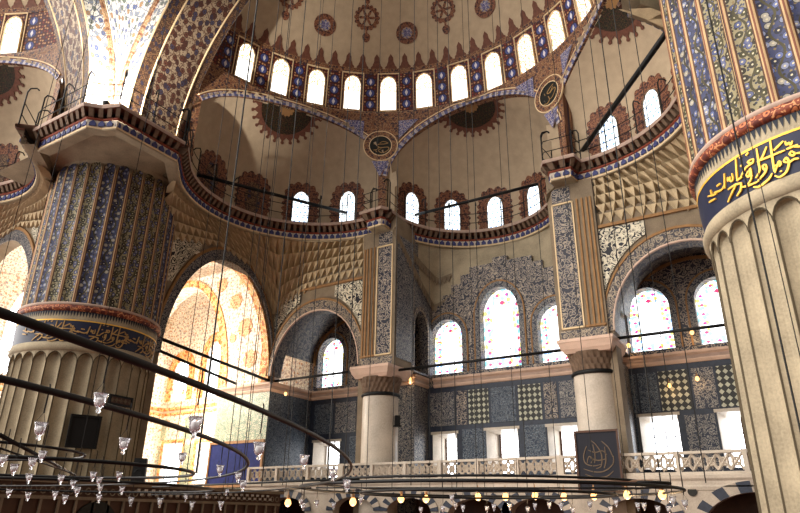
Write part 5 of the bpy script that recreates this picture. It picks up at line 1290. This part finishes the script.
WI = [((20, 200), 1, (-5.319, -9.43)), ((46, 200), 1, (-5.049, -8.845)), ((128, 210), 1, (-3.106, -7.393)), ((225, 250), 3, (3.93, -9.63)), ((262, 300), 1, (.234, -4.797)), ((283, 250), 2, (1.26, -5.193)), ((300, 260), 1, (2.296, -5.597)), ((318, 250), 1, (1.352, -3.768)), ((345, 150), 2, (.628, -1.777)), ((352, 300), 2, (2.215, -3.081)), ((372, 300), 1, (1.557, -1.091)), ((395, 300), 1, (3.271, -2.351)), ((412, 300), 1, (5.248, -4.654)), ((440, 300), 1, (4.905, -2.549)), ((455, 400), 1, (5.683, -3.269)), ((478, 300), 1, (5.438, -1.165)), ((516, 300), 1, (6.821, -1.664)), ((610, 110), 2, (10.004, -1.789)), ((622, 300), 1, (9.893, -2.831)), ((655, 300), 1, (10.594, -2.701)), ((690, 300), 1, (11.2, -3.9)), ((765, 250), 2, (12.9, -6.511)), ((782, 280), 1, (13.113, -5.512)), ((203, 350), 1, (.775, -7.16)), ((240, 350), 1, (1.362, -6.505)), ((255, 350), 1, (1.616, -6.244)), ((0, 0), 1, (2.6, .9)), ((0, 0), 1, (3.9, 1.6)), ((0, 0), 1, (5.0, 2.2)), ((0, 0), 1, (6.4, 1.9)), ((0, 0), 1, (7.6, 1.5)), ((0, 0), 1, (8.7, .6)), ((0, 0), 1, (-.6, -2.2)), ((0, 0), 1, (-1.6, -3.4)), ((0, 0), 1, (-2.4, -5.0))]
for (q, w, (x, y)) in WI:
    tr = {1: .011, 2: .016, 3: .02}[w]
    z0 = 2.3
    m = MB(); m.tube([(x, y, z0), (x+.03, y, 14), (x, y, 36)], tr, 5)
    if w == 3: lab, g = 'thick black suspension cable hanging before the bright arch', None
    elif w == 2: lab, g = 'medium dark suspension cable reaching down from the domes', 'medium suspension cables'
    else: lab, g = 'thin dark suspension wire reaching down from the domes to the chandeliers', 'thin suspension wires'
    tag(m.build('suspension_wire', M['blackwire'], None, None, False), lab, 'wire', g)

# ------------------------------------------------------------------ light
def floodlight(loc, aim, label, power, spot=80, col=(1, .95, .86)):
    r = thing('floodlight', loc, label, 'floodlight'); d = (Vector(aim)-Vector(loc)).normalized(); c = Vector(loc)+Vector((0, 0, .25))
    m = MB(); m.tube([c-d*.12, c, c+d*.12, c+d*.14], [.08, .12, .17, .17], 12); m.build('housing', M['black'], r)
    m = MB(); m.tube([c+d*.141, c+d*.15], [.15, .15], 12); m.build('lens', M['flood'], r)
    m = MB(); m.tube([(loc[0], loc[1], loc[2]), tuple(c)], .03, 5); m.build('stand', M['black'], r)
    ld = bpy.data.lights.new('flood_beam', 'SPOT'); ld.energy = power; ld.spot_size = rad(spot); ld.spot_blend = .6; ld.color = col; ld.shadow_soft_size = .1
    lo_ = bpy.data.objects.new('flood_beam', ld); COL.objects.link(lo_); lo_.location = c+d*.2; lo_.rotation_euler = d.to_track_quat('-Z', 'Y').to_euler()
    return r
floodlight((-9.9, -5.1, 17.6), (-11.4, -3.75, 19.8), 'floodlight on the far pier head shining up the pale ribs', 4500, 100)
floodlight((-18.6, -5.5, 17.6), (-19.5, -2.0, 19.5), 'lit floodlight on the railing at the picture border', 60, 90)

w = bpy.data.worlds.new('world'); scene.world = w; w.use_nodes = True
nt = w.node_tree; bg = nt.nodes['Background']
tc = nt.nodes.new('ShaderNodeTexCoord'); vm = nt.nodes.new('ShaderNodeVectorMath'); vm.operation = 'DOT_PRODUCT'
vm.inputs[1].default_value = Vector((-.86, -.38, .36)).normalized(); nt.links.new(tc.outputs['Generated'], vm.inputs[0])
mr = nt.nodes.new('ShaderNodeMapRange'); mr.inputs[1].default_value = .08; mr.inputs[2].default_value = 1.0; mr.inputs[3].default_value = .14; mr.inputs[4].default_value = 3.9
nt.links.new(vm.outputs['Value'], mr.inputs[0]); nt.links.new(mr.outputs[0], bg.inputs[1]); bg.inputs[0].default_value = (1.0, .95, .88, 1)
def point(loc, e, col, size=.5):
    ld = bpy.data.lights.new('bay_fill', 'POINT'); ld.energy = e; ld.color = col; ld.shadow_soft_size = size
    o = bpy.data.objects.new('bay_fill', ld); COL.objects.link(o); o.location = loc; return o
point((-20.5, 5.0, 9.5), 2500, (1, .9, .74), .6)  # added fill light for the corner bay, no lamp hangs here
point((-22.0, 12.3, 7.0), 500, (1, .84, .6), .4)  # second added fill, low by the outer wall of the bay
scene.view_settings.view_transform = 'Standard'; scene.view_settings.look = 'None'
scene.view_settings.exposure = 0.85; scene.view_settings.gamma = 1.0; scene.view_settings.use_curve_mapping = False
